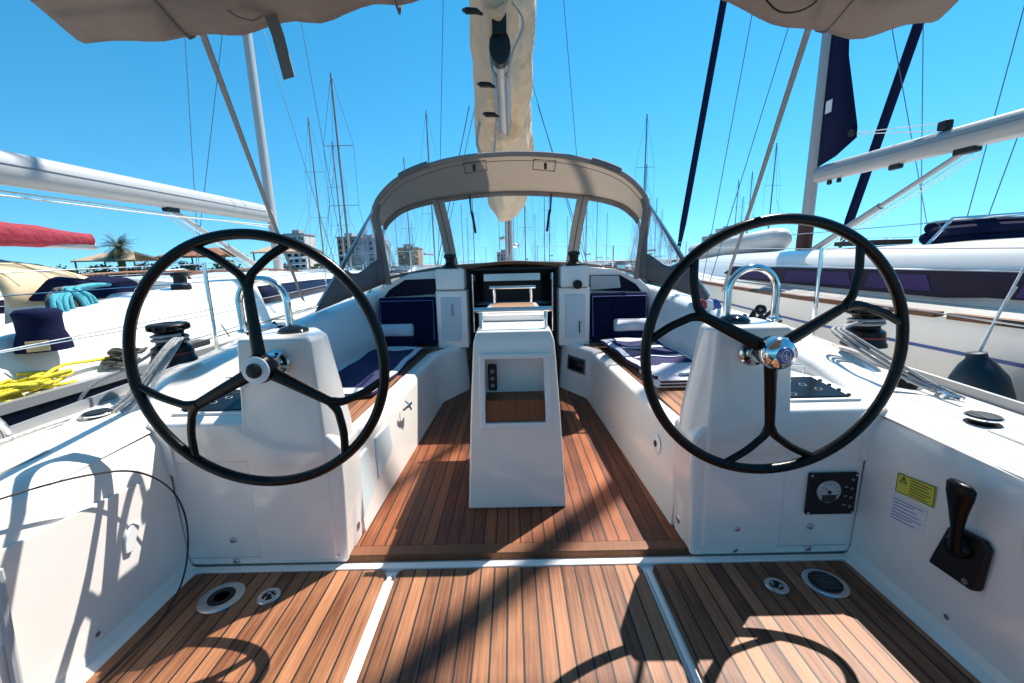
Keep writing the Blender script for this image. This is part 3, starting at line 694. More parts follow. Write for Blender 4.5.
for s in (-1, 1):
    for y0, y1 in ((-.4, .55), (.62, 1.40), (1.95, 3.1), (3.2, 4.5)):
        rr = []
        for i in range(7):
            y = lerp(y0, y1, i/6); z = zd(y)+.0245; rr.append([(s*x_, y, z-.006*abs(x_-1.75)/.15) for x_ in ((1.66, 1.75, 1.86) if y < 1.6 else (1.88, 1.91, 1.93))])
        if y0 < 1.6: MB().sheet(rr).build('nonskid_panel', 'gel2', Y0)
    b = MB(); b.tube([(s*.8, WY+.0045, .045), (s*1.46, WY+.0045, .045)], .002, 4)
    for k in range(1): b.build('moulding_seam', 'dial', Y0)
    for y in (.35, 1.25):
        b = MB(); b.lathe([(.009, 0), (.009, .003), (.004, .004)], (s*1.478, y, .075), (-s, 0, 0), n=12); b.build('screw_cap', 'steelb', Y0)
# stanchions and lifelines
for s in (-1, 1):
    tops = []
    for y in (-.2, 2.72, 4.9, 6.9, 8.8, 10.4):
        x = s*(half(y)-.05); z = zd(y); tops.append((x, y, z))
        if y > 0:
            b = MB(); b.tube([(x, y, z+.02), (x, y, z+.63)], .0125, 10); b.lathe([(.03, 0), (.03, .01), (.018, .03)], (x, y, z+.012), n=16); b.build('stanchion', 'steel', Y0)
    for h in (.62, .33):
        b = MB(); b.tube([(x, y, z+h) for x, y, z in tops], .0032, 6); b.build('lifeline', 'steelb', Y0)
# pushpit rail, port quarter
b = MB(); b.tube(spl([(-1.93, 1.50, .66), (-1.93, 1.49, .76), (-1.94, 1.38, .90), (-1.95, 1.15, 1.0), (-1.95, .6, 1.06), (-1.93, .0, 1.06)], 8), .0145, 12); b.build('pushpit_rail', 'steel', Y0)
b = MB(); b.tube([(1.95, 1.44, .68), (1.955, 1.42, .77)], .019, 12); b.lathe([(.04, 0), (.04, .01), (.022, .02)], (1.95, 1.44, .675), n=18); b.build('rail_socket', 'white', Y0)

# ------------------------------------------------------------------ sprayhood
sh = None
A1 = [(-1.20, 4.06, 1.18), (-1.215, 4.0, 1.45), (-1.215, 3.88, 1.76), (-1.12, 3.88, 1.94), (-.90, 3.90, 2.095), (-.50, 3.94, 2.215), (0, 3.96, 2.255)]
H1 = A1+[(-x, y, z) for x, y, z in A1[:-1][::-1]]
B1 = [(-1.245, 4.16, 1.30), (-1.255, 4.20, 1.64), (-1.18, 4.32, 1.80), (-1.05, 4.45, 1.90), (-.80, 4.57, 1.975), (-.40, 4.64, 2.03), (0, 4.66, 2.05)]
H2 = B1+[(-x, y, z) for x, y, z in B1[:-1][::-1]]
h1 = spl(H1, 8); h2 = spl(H2, 8)
lo = 10
roof = [[h1[i].lerp(h2[i], t)+V((0, 0, .05*math.sin(pi*t)*(1 if True else 0))) for t in (0, .08, .25, .5, .75, .92, 1)] for i in range(lo, len(h1)-lo)]
sh = MB().sheet(roof).build('sprayhood', 'canvasl', Y0, solid=.006, ang=80)
b = MB(); b.tube(h1[lo-2:len(h1)-lo+2], .022, 10); b.build('hood_frame', 'canvas', sh)
b = MB(); b.tube([p+V((0, .03, -.02)) for p in h2[4:-4]], .015, 10); b.build('hood_frame', 'steelb', sh)
b = MB(); b.sheet([[h2[i]+V((0, -.012, 0)), (h2[i]+V((0, -.012, 0))).lerp(V((h2[i].x*.985, h2[i].y+.02, h2[i].z-.045)), 1)] for i in range(10, len(h2)-10)]); b.build('window_header', 'canvas', sh, solid=.006)
# leather grab pads, pouch outline on the roof
for s in (-1, 1):
    i0 = 24 if s < 0 else len(h1)-1-24-8
    b = MB(); b.tube([h1[i]+V((0, -.01, .012)) for i in range(30, 37)] if s < 0 else [h1[len(h1)-1-i]+V((0, -.01, .012)) for i in range(30, 37)], .027, 10); b.build('handle_pad', 'canvasd', sh)
    b = MB(); z = 2.165; b.tube([(s*.42, 4.05, 2.205), (s*.43, 4.3, 2.165), (s*.22, 4.3, 2.19), (s*.22, 4.05, 2.225)], .005, 6, closed=True); b.build('lining_seam', 'canvasd', sh)
    b = MB(); b.tube([(s*.33, 4.12, 2.205), (s*.33, 4.12, 2.15)], .014, 8); b.build('toggle', 'inkb', sh)
    # side panel: canvas border and clear pane
    a0, a1 = V((s*1.62, 3.42, .95)), V((s*1.222, 3.86, 1.78))
    c0, c1 = V((s*1.20, 4.06, 1.15)), V((s*1.217, 3.90, 1.74))
    def S(u, v):           # u: aft->forward, v: bottom->top
        return (a0.lerp(c0, u)).lerp(a1.lerp(c1, u), v)+V((s*.02*math.sin(pi*min(1, max(0, u)))*math.sin(pi*min(1, v)), 0, 0))
    def patch(u0, u1, v0, v1, n=6): return [[S(lerp(u0, u1, i/n), lerp(v0, v1, j/n)) for j in range(n+1)] for i in range(n+1)]
    for e_ in (patch(0, .12, 0, 1), patch(.88, 1, 0, 1)):
        b = MB(); b.sheet(e_); b.build('hood_side', 'canvasd', sh, solid=.006)
    b = MB()
    rowsb = []
    for i in range(11):
        u = lerp(.12, .88, i/10); vt = .30+.10*math.cos(pi*i/10)**2-.02; rowsb.append([S(u, 0), S(u, vt*.5), S(u, vt)])
    b.sheet(rowsb); b.build('hood_skirt', 'canvasd', sh, solid=.006)
    b = MB(); b.sheet([[S(lerp(.10, .90, i/10), lerp(.24, 1.0, j/6)) for j in range(7)] for i in range(11)]); b.build('side_window', 'clears', sh)
    b = MB(); b.strip([(s*1.20, 4.06, 1.13), (s*1.215, 4.0, 1.45), (s*1.217, 3.90, 1.74), (s*1.19, 3.90, 1.84)], (.038, 0, 0), .012); b.build('hood_post', 'canvas', sh)
    b = MB(); b.tube([(s*1.60, 3.43, 1.0), (s*1.222, 3.86, 1.78), (s*1.14, 3.89, 1.93)], .011, 8); b.build('hood_brace', 'steelb', sh)
    # canvas bands between the front panes
    b = MB(); b.strip([(s*.755, 4.56, 1.965), (s*.70, 4.63, 1.65), (s*.655, 4.69, 1.30)], (.062, 0, 0), .006); b.build('window_band', 'canvasl', sh)
    b = MB()
    b.tube([(s*.755, 4.545, 1.97), (s*.70, 4.615, 1.65), (s*.655, 4.675, 1.32)], .005, 8); b.build('zip', 'canvasd', sh)
    b = MB()
    b.tube(spl([(s*.42, 4.55, 2.0), (s*.415, 4.55, 1.86), (s*.40, 4.55, 1.80), (s*.375, 4.55, 1.62)], 4), [.010]*3+[.008]*3+[.015]*3+[.013]*4, 8); b.build('hanging_strap', 'inkb', sh)
b = MB(); b.tube([p+V((0, .10, -.035)) for p in h1[lo:len(h1)-lo]], .003, 5); b.build('hood_seam', 'canvasd', sh)
# windshield pane, curved from the hood down to the cabin top
rows = []
G1 = [(-1.20, 4.10, 1.17), (-1.22, 4.24, 1.185), (-1.18, 4.40, 1.20), (-1.0, 4.58, 1.235), (-.76, 4.68, 1.27), (-.38, 4.74, 1.295), (0, 4.76, 1.30)]
gg = spl(G1+[(-x, y, z) for x, y, z in G1[:-1][::-1]], 8)
for i in range(0, len(h2)):
    p = h2[i]; g = gg[i]
    rows.append([p.lerp(g, t) for t in (0, .25, .5, .75, 1)])
MB().sheet(rows).build('windshield', 'clear', sh)
b = MB(); b.tube([r[-1] for r in rows], .016, 8); b.build('hood_hem', 'canvas', sh)

# ------------------------------------------------------------------ bimini overhead
b = MB(); rows = []
for k in range(33):
    u = lerp(-1, 1, k/32); x = 1.27*u
    sag = .012*math.sin(k*1.9)+.008*math.sin(k*4.1)
    z = 2.085+.10*math.cos(u*pi/2)**.8-.10*max(0, abs(u)-.55)/.45
    if abs(u) > .97: z -= .02
    r = []
    for y, dz, w_ in ((1.36, -.045, 1.0), (1.375, .0, 1.0), (1.40, .05, 1.0)):
        pass
    z0 = table([(-1, 1.985), (-.7, 1.995), (-.45, 2.03), (-.2, 2.085), (0, 2.12), (.3, 2.10), (.5, 2.06), (.66, 1.975), (.85, 1.945), (.93, 1.96), (1, 2.0)], u)[0]+sag*.3+.01
    ye = 1.43
    prof = [(ye+.0, z0+.08), (ye+.02, z0+.03), (ye-.02, z0-.005+sag), (ye-.06, z0+.004+sag), (ye-.16, z0+.05), (ye-.35, z0+.09+sag), (ye-.6, z0+.13), (ye-1.0, z0+.15), (ye-1.8, z0+.12), (ye-2.4, z0+.04)]
    drop = 1.0
    rows.append([(x, y, zz) for j, (y, zz) in enumerate(prof)])
bi = MB().sheet(rows).build('bimini', 'canvas', Y0, solid=.008, ang=80, sub=1)
for c_ in (4, 12, 20, 28):
    b = MB(); b.tube([V(p)+V((0, 0, -.007)) for p in rows[c_][1:8]], .004, 5); b.build('bimini_seam', 'canvasd', bi)
b = MB(); b.tube([(1.24*u, 1.36, 2.12+.08*math.cos(u*pi/2)) for u in [lerp(-1, 1, i/20) for i in range(21)]], .0125, 10); b.build('bimini_hoop', 'steel', bi)
for s in (-1, 1):
    b = MB(); b.tube([(s*1.24, 1.30, 2.10), (s*1.5, .2, 1.65), (s*1.85, -.7, 1.0)], .0125, 10); b.build('bimini_leg', 'steel', bi)
    b = MB(); b.strip([(s*.915, 1.36, 2.13), (s*1.30, 2.32, 1.68), (s*1.685, 3.38, 1.05)], (s*.016, .006, .012), .002); b.build('bimini_strap', 'strap', bi)
b = MB(); b.strip([(-.70, 1.36, 2.12), (-.672, 1.38, 1.99), (-.655, 1.385, 1.875)], (.017, 0, .004), .002); b.build('loose_strap', 'strap', bi)
b = MB(); b.tube(spl([(-.80, 1.335, 2.11), (-.78, 1.33, 2.03), (-.72, 1.335, 2.005), (-.69, 1.34, 2.02)], 5), .0025, 6); b.build('bimini_cord', 'strap', bi); b = MB(); b.tube(spl([(.95, 1.335, 2.11), (.85, 1.32, 2.00), (.76, 1.32, 1.985), (.70, 1.33, 2.05)], 5), .0025, 6); b.build('bimini_cord', 'inkb', bi)

# ------------------------------------------------------------------ own mast, boom, mainsail
def oval(c, a, b_, n=14): return [(c[0]+a*math.cos(2*pi*i/n), c[1]+b_*math.sin(2*pi*i/n), c[2]) for i in range(n)]
ms = MB(); ms.loft([oval((0-.05, 8.45, 1.05), .075, .12), oval((-.05, 8.3, 16.5), .065, .10)]); mast = ms.build('mast', 'alu', Y0)
for z in (6.2, 10.6):
    b = MB(); b.box((-1.05, 8.2, z), (.95, 8.27, z+.035)); b.build('spreader', 'alu', mast)
b = MB()
for s in (-1, 1):
    b.tube([(s*1.42, 8.15, 1.1), (s*1.0-.05, 8.22, 6.2), (s*.9-.05, 8.22, 10.6), (-.05, 8.3, 16)], .006, 6)
    b.tube([(s*1.40, 8.0, 1.1), (-.05, 8.35, 6.1)], .006, 6)
b.tube([(0, 11.7, 1.15), (-.05, 8.4, 16)], .03, 8)
b.tube([(-.3, -1.1, .7), (-.05, 8.4, 16.4)], .005, 6)
b.build('shroud', 'wire', mast)
b = MB()     # boom: rounded section, seen from its aft end
def bs(y, z, a, h, n=16): return [(-.06+a*math.cos(2*pi*i/n)*(1-.0), y, z+h*math.sin(2*pi*i/n)) for i in range(n)]
b.loft([bs(3.98, 3.07, .085, .13), bs(4.0, 3.07, .088, .135), bs(8.25, 2.72, .085, .13)]); boom = b.build('boom', 'alu', Y0, ang=50)
b = MB(); b.loft([bs(3.90, 3.09, .06, .10), bs(3.91, 3.09, .092, .14), bs(4.12, 3.07, .094, .145)]); b.box((-.12, 3.86, 3.16), (.0, 4.0, 3.34)); b.build('boom_end', 'blackm', boom, bevel=.01)
b = MB()
for s in (-1, 1): b.tube([(-.06+s*.05, 4.1, 2.935), (-.06+s*.05, 8.2, 2.60)], .006, 6)
b.build('boom_groove', 'wire', boom)
for i in range(5):
    b = MB(); b.tube([(-.12+.035*i, 8.27-.01*i, 1.35+.05*i), (-.11+.03*i, 8.24, 1.9+.08*i), (-.10+.025*i, 8.22, 2.7)], .011, 6); b.build('halyard', ('grope', 'wrope', 'drope')[i % 3], mast)
for x, z in ((-.14, 1.75), (.05, 1.62)):
    b = MB(); b.lathe([(.05, 0), (.045, .03), (.03, .06), (.04, .09), (.02, .10)], (x, 8.33, z), (-1 if x < 0 else 1, -.3, 0), n=16); b.build('mast_winch', 'steelb', mast)
# loose cream sail bag round the boom
rings = []; n = 64
for k in range(44):
    t = k/43; y = lerp(3.80, 8.35, t)
    zb = table([(0, 3.30), (.12, 3.02), (.3, 2.80), (.55, 2.60), (.8, 2.25), (.92, 2.0), (1, 2.25)], t)[0]; zt = lerp(4.7, 3.3, t)
    hw = .92*table([(0, .27), (.15, .32), (.4, .36), (.7, .44), (.9, .44), (1, .25)], t)[0]
    ring_ = []
    for j in range(n):
        a = 2*pi*j/n; c_, s_ = math.cos(a), math.sin(a)
        wob = 1+.10*math.sin(3*a+t*9)+.06*math.sin(7*a+t*14+1)+.045*math.sin(13*a-t*19)+.02*math.sin(23*a+t*31)
        zz = lerp(zb, zt, .5+.5*s_); xx = hw*c_*wob*(1 if s_ > -.2 else 1-.15*(abs(s_)-.2))
        if s_ < -.75 and t < .35: zz = max(zz, 3.07-.35*t/1)+.10*0
        ring_.append((-.06+xx, y+.05*math.sin(5*a+2*t), zz+.03*math.sin(4*a+t*21)+.015*math.sin(9*a-t*31)))
    rings.append(ring_)
MB().loft(rings).build('mainsail', 'sail', boom, ang=80)
b = MB()
for x, y, z in ((-.27, 3.84, 3.30), (-.20, 4.3, 2.93), (-.18, 4.7, 2.80)):
    b = MB(); b.tube([(x-.08, y, z+.025), (x-.05, y-.02, z+.01), (x+.03, y-.02, z+.005), (x+.08, y, z-.01)], [.012, .026, .024, .010], 8)
    b.build('reef_hook', 'blackm', boom)
b = MB(); b.tube(spl([(.05, 3.8, 3.35), (.14, 3.8, 3.2), (.04, 3.85, 3.0), (.0, 4.1, 2.9)], 5), .010, 8); b.tube(spl([(-.30, 4.7, 2.75), (-.34, 4.8, 2.55), (-.25, 4.9, 2.4), (-.1, 5, 2.35), (-.04, 5.2, 2.55)], 5), .016, 8); b.tube(spl([(-.12, 4.5, 2.7), (-.17, 5.0, 2.35), (-.06, 5.4, 2.2), (.02, 5.2, 2.5)], 5), .012, 8); b.build('reef_line', 'grope', boom)
b = MB()
for s in (-1, 1): b.tube([(-.06+s*.42, 5.6, 3.2), (s*1.02, 5.7, 1.22)], .006, 6)
b.build('boom_guy', 'wire', boom)

# ------------------------------------------------------------------ loose things aboard
def rope(name, paths, r, m, label, base, cat='rope', n=8, group=None):
    b = MB()
    for p in paths: b.tube(p, r, n)
    return tag(b.build(name, m, None, base=base), label, cat, group)
# sheets wrapped on the winches and led aft
def wraps(c, r, z0, n=3, pitch=.02, ph=0):
    return [(c[0]+r*math.cos(t+ph), c[1]+r*math.sin(t+ph), z0+pitch*t/(2*pi)) for t in [i*pi/12 for i in range(24*n)]]
c = (-1.745, 2.10)
P_ = [wraps(c, .073, .96, 2)]
for k in range(4):
    P_.append(spl([(-1.685+.014*k, 2.05, .985), (-1.68+.02*k, 1.97, .945), (-1.70+.024*k, 1.88, .86), (-1.74+.028*k, 1.80, .765), (-1.78+.03*k, 1.74, .715)], 6))
P_.append(spl([(-1.75, 2.06, .95), (-1.84, 1.97, .87), (-1.96, 1.87, .80), (-2.0, 1.80, .68), (-1.93, 1.72, .64), (-1.82, 1.72, .69)], 6))
rope('winch_rope', P_, .0075, 'grope', 'grey rope bundle wrapped on the port winch and hanging aft', (-1.6, 2, .8))
c = (1.83, 2.16)
P_ = [wraps(c, .073, .95, 2)]
for k in range(3):
    P_.append(spl([(1.76, 2.12-.01*k, .965+.008*k), (1.63+.004*k, 2.10-.02*k, .955), (1.58+.026*k, 2.03-.02*k, .93), (1.66+.03*k, 1.90-.02*k, .84), (1.75+.028*k, 1.80-.02*k, .76), (1.83+.02*k, 1.70-.015*k, .715)], 6))
rope('winch_rope', P_, .0075, 'grope', 'grey rope lines led from the starboard winch down the white coaming', (1.6, 2, .8))
rope('thin_line', [spl([(1.56, 2.2, .935), (1.40, 2.12, .935), (1.30, 2.05, .90), (1.20, 2.0, .82)], 6)], .006, 'wrope', 'thin pale line lying over the coaming beside the starboard instrument screen', (1.3, 2, .8))
# mooring line along the port deck
rope('mooring_line', [spl([(-1.86, 1.70, .72), (-1.84, 1.60, .70), (-1.87, 1.5, .70), (-1.88, 1.38, .69), (-1.86, 1.1, .68), (-1.84, .7, .68)], 6), spl([(-1.90, 2.2, .73), (-1.88, 1.9, .71), (-1.87, 1.6, .72), (-1.90, 1.5, .71), (-1.93, 1.3, .70), (-1.94, .8, .70)], 6)], .009, 'wrope', 'white mooring line lying along the port deck edge under the rail', (-1.9, 1.5, .68))
rope('loose_cable', [spl([(-1.47, .80, .72), (-1.46, 1.05, .70), (-1.44, 1.28, .655), (-1.42, 1.45, .58), (-1.40, 1.56, .44), (-1.40, 1.60, .26), (-1.40, 1.55, .08), (-1.38, 1.42, .012), (-1.36, 1.2, .012), (-1.40, .9, .015)], 10)], .0035, 'inkb', 'thin black cable hanging in a wide loop on the port cockpit side', (-1.4, 1.2, 0), 'cable')
# phone-like remote in the table niche
b = MB(); b.box((-.138, 2.10, .66), (-.092, 2.125, .80)); rm = thing('remote_control', 'black handset standing in the niche of the white table', 'remote', (-.11, 2.0, .6))
b.build('casing', 'blackm', rm, bevel=.008, seg=3)
for i in range(3):
    b = MB(); b.lathe([(.011, 0), (.011, .004)], (-.115, 2.10, .69+.037*i), (0, -1, 0), n=14); b.build('button', 'wire', rm)

# towels: a folded slab and a spread one on each bench
def towel(s, corners, z, label, folded):
    th = thing('towel', label, 'towel', (s*1.1, 3, .49))
    a, bb, c_, d = [V((s*x, y, z)) for x, y in corners]
    n = 14; rows = []
    for i in range(n+1):
        r = []
        for j in range(n+1):
            u, v = i/n, j/n; p = a.lerp(bb, u).lerp(d.lerp(c_, u), v)
            p.z = z+.010*math.sin(u*9+v*3)*math.sin(v*7)+.006*math.sin(v*19+u*5)
            r.append(p)
        rows.append(r)
    MB().sheet(rows).build('cloth', 'towel', th, solid=.022, ang=80)
    # white border bands, laid just proud of the cloth
    def band(u0, u1, v0, v1, nm='white_border'):
        k = 12; rr = []
        for i in range(k+1):
            r = []
            for j in range(k+1):
                u = lerp(u0, u1, i/k); v = lerp(v0, v1, j/k); p = a.lerp(bb, u).lerp(d.lerp(c_, u), v)
                p.z = z+.0155+.010*math.sin(u*9+v*3)*math.sin(v*7)+.006*math.sin(v*19+u*5); r.append(p)
            rr.append(r)
        MB().sheet(rr).build(nm, 'towelw', th, solid=.003, ang=80)
    band(0, .10, 0, 1); band(.9, 1, 0, 1); band(.1, .9, .0, .09); band(.1, .9, .91, 1)
    if s > 0:
        for v0 in (.30, .55, .8): band(.12, .88, v0, v0+.045, 'white_stripe')
    if folded:
        y0, y1, x0, x1 = folded
        b = MB()
        for k in range(3):
            zz = .492+.013+.022*k
            b.loft([[(s*(x0+.01*k), y+0, zz+dz) for y, dz in ((y0+.0, -.011), (y0-.012, 0), (y0, .011), (y1, .011), (y1, -.011))], [(s*x1, y, zz+dz) for y, dz in ((y0+.0, -.011), (y0-.012, 0), (y0, .011), (y1, .011), (y1, -.011))]])
        f = b.build('folded_end', 'towelw', th, ang=50)
        b = MB()
        for zz in (.516, .538): b.box((s*(x0+.015), y0-.011, zz-.003), (s*x1, y0+.02, zz+.003))
        b.build('fold_line', 'navy', f)
towel(-1, ((.87, 3.95), (1.38, 4.08), (1.38, 2.45), (.90, 2.55)), .512, 'navy towel with a pale border spread on the port bench', None)
towel(1, ((.83, 3.95), (1.38, 4.08), (1.38, 2.62), (.92, 2.66)), .545, 'navy and white striped towel folded on the starboard teak bench', (2.60, 3.0, .92, 1.37))
# navy cushions against the cabin bulkhead
for s in (-1, 1):
    cu = thing('cushion', 'dark navy seat cushion leaning on the %s cabin bulkhead' % ('port' if s < 0 else 'starboard'), 'cushion', (s*1.05, 4.2, .5))
    b = MB(); b.box((s*.775, 4.20, .505), (s*1.36, 4.33, .985), Matrix.Rotation(rad(-8), 3, 'X')); b.build('pad', 'navy', cu, bevel=.03, seg=4)
    b = MB(); b.tube([(s*.80, 4.165, .56), (s*.80, 4.215, .955), (s*1.335, 4.215, .955), (s*1.335, 4.165, .56)], .006, 6); b.build('piping', 'ink', cu)
    b = MB(); b.box((s*.80, 4.19, .50), (s*.985, 4.235, .90)); b.build('side_flap', 'navy', cu, bevel=.02, seg=3)
    pl = thing('rolled_towel', 'white rolled towel in front of the %s navy cushion' % ('port' if s < 0 else 'starboard'), 'towel', (s*1.2, 4.12, .6))
    b = MB(); b.loft([[(s*x, 4.12+.045*math.cos(2*pi*i/16), .675+.062*math.sin(2*pi*i/16)) for i in range(16)] for x in (1.0, 1.005, 1.2, 1.375, 1.38)]); b.build('roll', 'towelw', pl, bevel=.01)
    b = MB(); b.box((s*.98, 4.06, .50), (s*1.39, 4.19, .612)); tag(b.build('cushion', 'navy', None, bevel=.03, seg=3, base=(s*1.2, 4.1, .5)), 'low dark cushion under the white roll on the %s bench' % ('port' if s < 0 else 'starboard'), 'cushion')
# small flag and bottle things by the starboard rail
fl = thing('small_flag', 'small red white and blue pennant rolled beside the starboard grab rail', 'flag', (1.3, 2.9, .95))
for i, (mm) in enumerate(('redband', 'paper', 'blue')):
    b = MB(); b.tube(spl([(1.27+.045*i, 2.86, .965), (1.29+.045*i, 2.86, 1.02), (1.315+.045*i, 2.86, .975)], 4), .02, 8); b.build('cloth', mm, fl)

# ------------------------------------------------------------------ OTHER YACHTS
def yacht(name, label, cx, ys, L, beam, deck, hullm, mast_y, mast_h, group=None, cat='sailing yacht', stripe=None, toe='wood', windows=True, boom=None, forestay=None, zcab=.45, cab=(.30, .78), rig=True, deckm='gel', mastm='alu', wire=.007, vang=True, cabw=.62, maststep=None, windowm='darkglass', rails=True):
    """cx centreline, ys stern Y, L length, deck = deck edge height (z)"""
    t = thing(name, label, cat, (cx, ys, ZW), group)
    hb = beam/2
    def hw(k): return hb*table([(0, .86), (.15, .97), (.35, 1.0), (.55, .95), (.7, .78), (.85, .48), (.95, .19), (1, .01)], k)[0]
    def zz(k): return deck+.035*L*max(0, k-.35)**1.5
    rows = []; K = [0, .08, .15, .25, .35, .45, .55, .62, .7, .78, .85, .9, .95, .98, 1]
    for k in K:
        h = hw(k); z = zz(k); y = ys+L*k
        prof = [(h, z), (h, z-.25), (h*.985, z-.6), (h*.93, (z+ZW)/2-.15), (h*.80, ZW-.1), (0, ZW-.4)]
        rows.append([(cx-x, y, q) for x, q in prof]+[(cx+x, y, q) for x, q in prof[::-1][1:]])
    MB().loft(rows, True, False).build('hull', hullm, t, ang=60)
    b = MB(); b.sheet([[(cx+hw(k)*q*.995, ys+L*k, zz(k)+.03*(1-q*q)+.003) for q in (-1, -.9, -.5, 0, .5, .9, 1)] for k in K]); b.build('deck', deckm, t)
    for s in (-1, 1):
        if toe:
            b = MB(); b.loft([[(cx+s*(hw(k)-.05), ys+L*k, zz(k)+.0), (cx+s*(hw(k)+.012), ys+L*k, zz(k)-.02), (cx+s*(hw(k)+.012), ys+L*k, zz(k)+.035), (cx+s*(hw(k)-.05), ys+L*k, zz(k)+.035)] for k in K[:-1]]); b.build('toe_rail', toe, t)
        if stripe:
            b = MB(); b.sheet([[(cx+s*(hw(k)+.003), ys+L*k, zz(k)-stripe), (cx+s*(hw(k)+.003), ys+L*k, zz(k)-stripe-.022)] for k in K[:-2]]); b.build('cove_stripe', 'blue', t)
    # coachroof
    c0, c1 = cab; rows = []; CK = [c0, c0+.02, lerp(c0, c1, .25), lerp(c0, c1, .5), lerp(c0, c1, .75), lerp(c0, c1, .92), c1]
    hts = [1, 1, 1.0, .92, .74, .45, .12]
    prof = {}
    for k, f_ in zip(CK, hts):
        h = min(hw(k)*cabw, hb*cabw); z = zz(k); H = zcab*f_
        pr_ = [(h, z), (h-.05, z+H*.35), (h-.10, z+H*.72), (h-.24, z+H*.93), (h*.4, z+H), (0, z+H*1.02)]; prof[k] = pr_
        rows.append([(cx-x, ys+L*k, q) for x, q in pr_]+[(cx+x, ys+L*k, q) for x, q in pr_[::-1][1:]])
    b = MB(); b.loft(rows, False, False); b.add(rows[0], [list(range(len(rows[0])))]); b.build('coachroof', 'gel', t, ang=40)
    if windows:
        for s in (-1, 1):
            b = MB(); rr = []
            for k in CK[1:6]:
                p = prof[k]; tt0, tt1 = .35, .92
                a, bb = V((p[0][0], 0, p[0][1])), V((p[2][0], 0, p[2][1]))
                q0, q1 = a.lerp(bb, .38), a.lerp(bb, .97)
                rr.append([(cx+s*(q0.x+.014), ys+L*k, q0.z), (cx+s*(q1.x+.014), ys+L*k, q1.z)])
            b.sheet(rr); b.build('window', windowm, t, solid=.008)
    # cockpit coamings and wells aft of the cabin
    b = MB()
    for s in (-1, 1):
        rr = []
        for k in (.06, .10, .18, c0-.02, c0+.01):
            h = hw(k)*.70; z = zz(k); hh = .26*min(1, (k-.03)*7)
            rr.append([(cx+s*(h-.16), ys+L*k, z), (cx+s*(h-.13), ys+L*k, z+hh), (cx+s*(h+.0), ys+L*k, z+hh), (cx+s*(h+.10), ys+L*k, z+.0)])
        b.loft(rr)
    b.build('coaming', 'gel', t, bevel=.02)
    # mast, spreaders, wires
    my = mast_y; mz = deck+zcab*.6
    b = MB(); b.loft([oval((cx, my, mz), .075, .11), oval((cx, my-.3, mast_h), .06, .09)]); ma = b.build('mast', mastm, t)
    for f_ in (.36, .66):
        z = lerp(mz, mast_h, f_); b = MB(); b.box((cx-.9, my-.2, z), (cx+.9, my-.13, z+.03)); b.build('spreader', mastm, ma)
    if rig:
        b = MB(); kk = (my-ys)/L; h = hw(kk)*.93; z1, z2 = lerp(mz, mast_h, .36), lerp(mz, mast_h, .66)
        for s in (-1, 1):
            b.tube([(cx+s*h, my-.25, zz(kk)), (cx+s*.9, my-.16, z1), (cx+s*.9, my-.16, z2), (cx, my-.3, mast_h)], wire, 5)
            b.tube([(cx+s*h, my-.5, zz(kk)), (cx, my-.1, z1)], wire, 5)
        b.tube([(cx+hb*.5, ys+.1, deck), (cx, my-1.2, mast_h*.55), (cx, my-.3, mast_h)], wire, 5)
        b.tube([(cx-hb*.5, ys+.1, deck), (cx, my-1.2, mast_h*.55)], wire, 5)
        b.build('rigging_wire', 'wire', t)
    if forestay:
        b = MB(); p0, p1 = V((cx, ys+L-.25, zz(.98)+.15)), V((cx, my-.25, mast_h-.4))
        b.tube([p0, p0.lerp(p1, .02), p0.lerp(p1, .06), p0.lerp(p1, .5), p1], [.02, .05, forestay[1], forestay[1]*.9, .02], 8); b.build('furled_genoa', forestay[0], t)
    # lifelines
    b = MB()
    for s in (-1, 1):
        for hgt in (.6, .3): b.tube([(cx+s*(hw(k)-.05), ys+L*k, zz(k)+hgt) for k in (0, .15, .3, .45, .6, .75, .9)], .004, 5)
        for k in ((.15, .3, .45, .6, .75, .9) if rails else (.62, .75, .9)): b.tube([(cx+s*(hw(k)-.05), ys+L*k, zz(k)), (cx+s*(hw(k)-.05), ys+L*k, zz(k)+.61)], .011, 6)
    b.build('guard_rail', 'steel', t)
    if boom:
        z0, y1, z1, r = boom[:4]
        b = MB(); n = 14
        def bsn(y, z, a): return [(cx+a*.72*math.cos(2*pi*i/n), y, z+a*math.sin(2*pi*i/n)) for i in range(n)]
        b.loft([bsn(my-.15, z0, r*.9), bsn(my-.35, z0+.01, r), bsn(y1, z1, r)]); bo = b.build('boom', mastm, t, ang=50)
        b = MB()
        for e in (-1, 1): b.tube([(cx+e*r*.715, my-.4, z0+r*.15), (cx+e*r*.725, y1, z1+r*.15)], .006, 5)
        b.build('boom_groove', 'wire', bo)
        if vang:
            ym = lerp(my, y1, .32 if vang is True else vang); zm = lerp(z0, z1, .32 if vang is True else vang)-r
            b = MB(); b.tube([(cx, my-.18, mz+.15), (cx, lerp(my-.18, ym, .55), lerp(mz+.15, zm, .55))], .045, 10); b.tube([(cx, lerp(my-.18, ym, .5), lerp(mz+.15, zm, .5)), (cx, ym, zm)], .03, 10)
            b.build('vang', mastm, bo)
            b = MB(); q = V((cx, ym, zm)); b.box(q+V((-.04, -.12, -.04)), q+V((.04, .12, .05))); b.build('vang_block', 'blackm', bo, bevel=.02)
            b = MB()
            for d in (-.04, .05): b.tube([(cx+d, my-.2, mz+.05), (cx+d, ym-.1, zm-.06)], .007, 5)
            b.build('vang_tackle', 'wrope', bo)
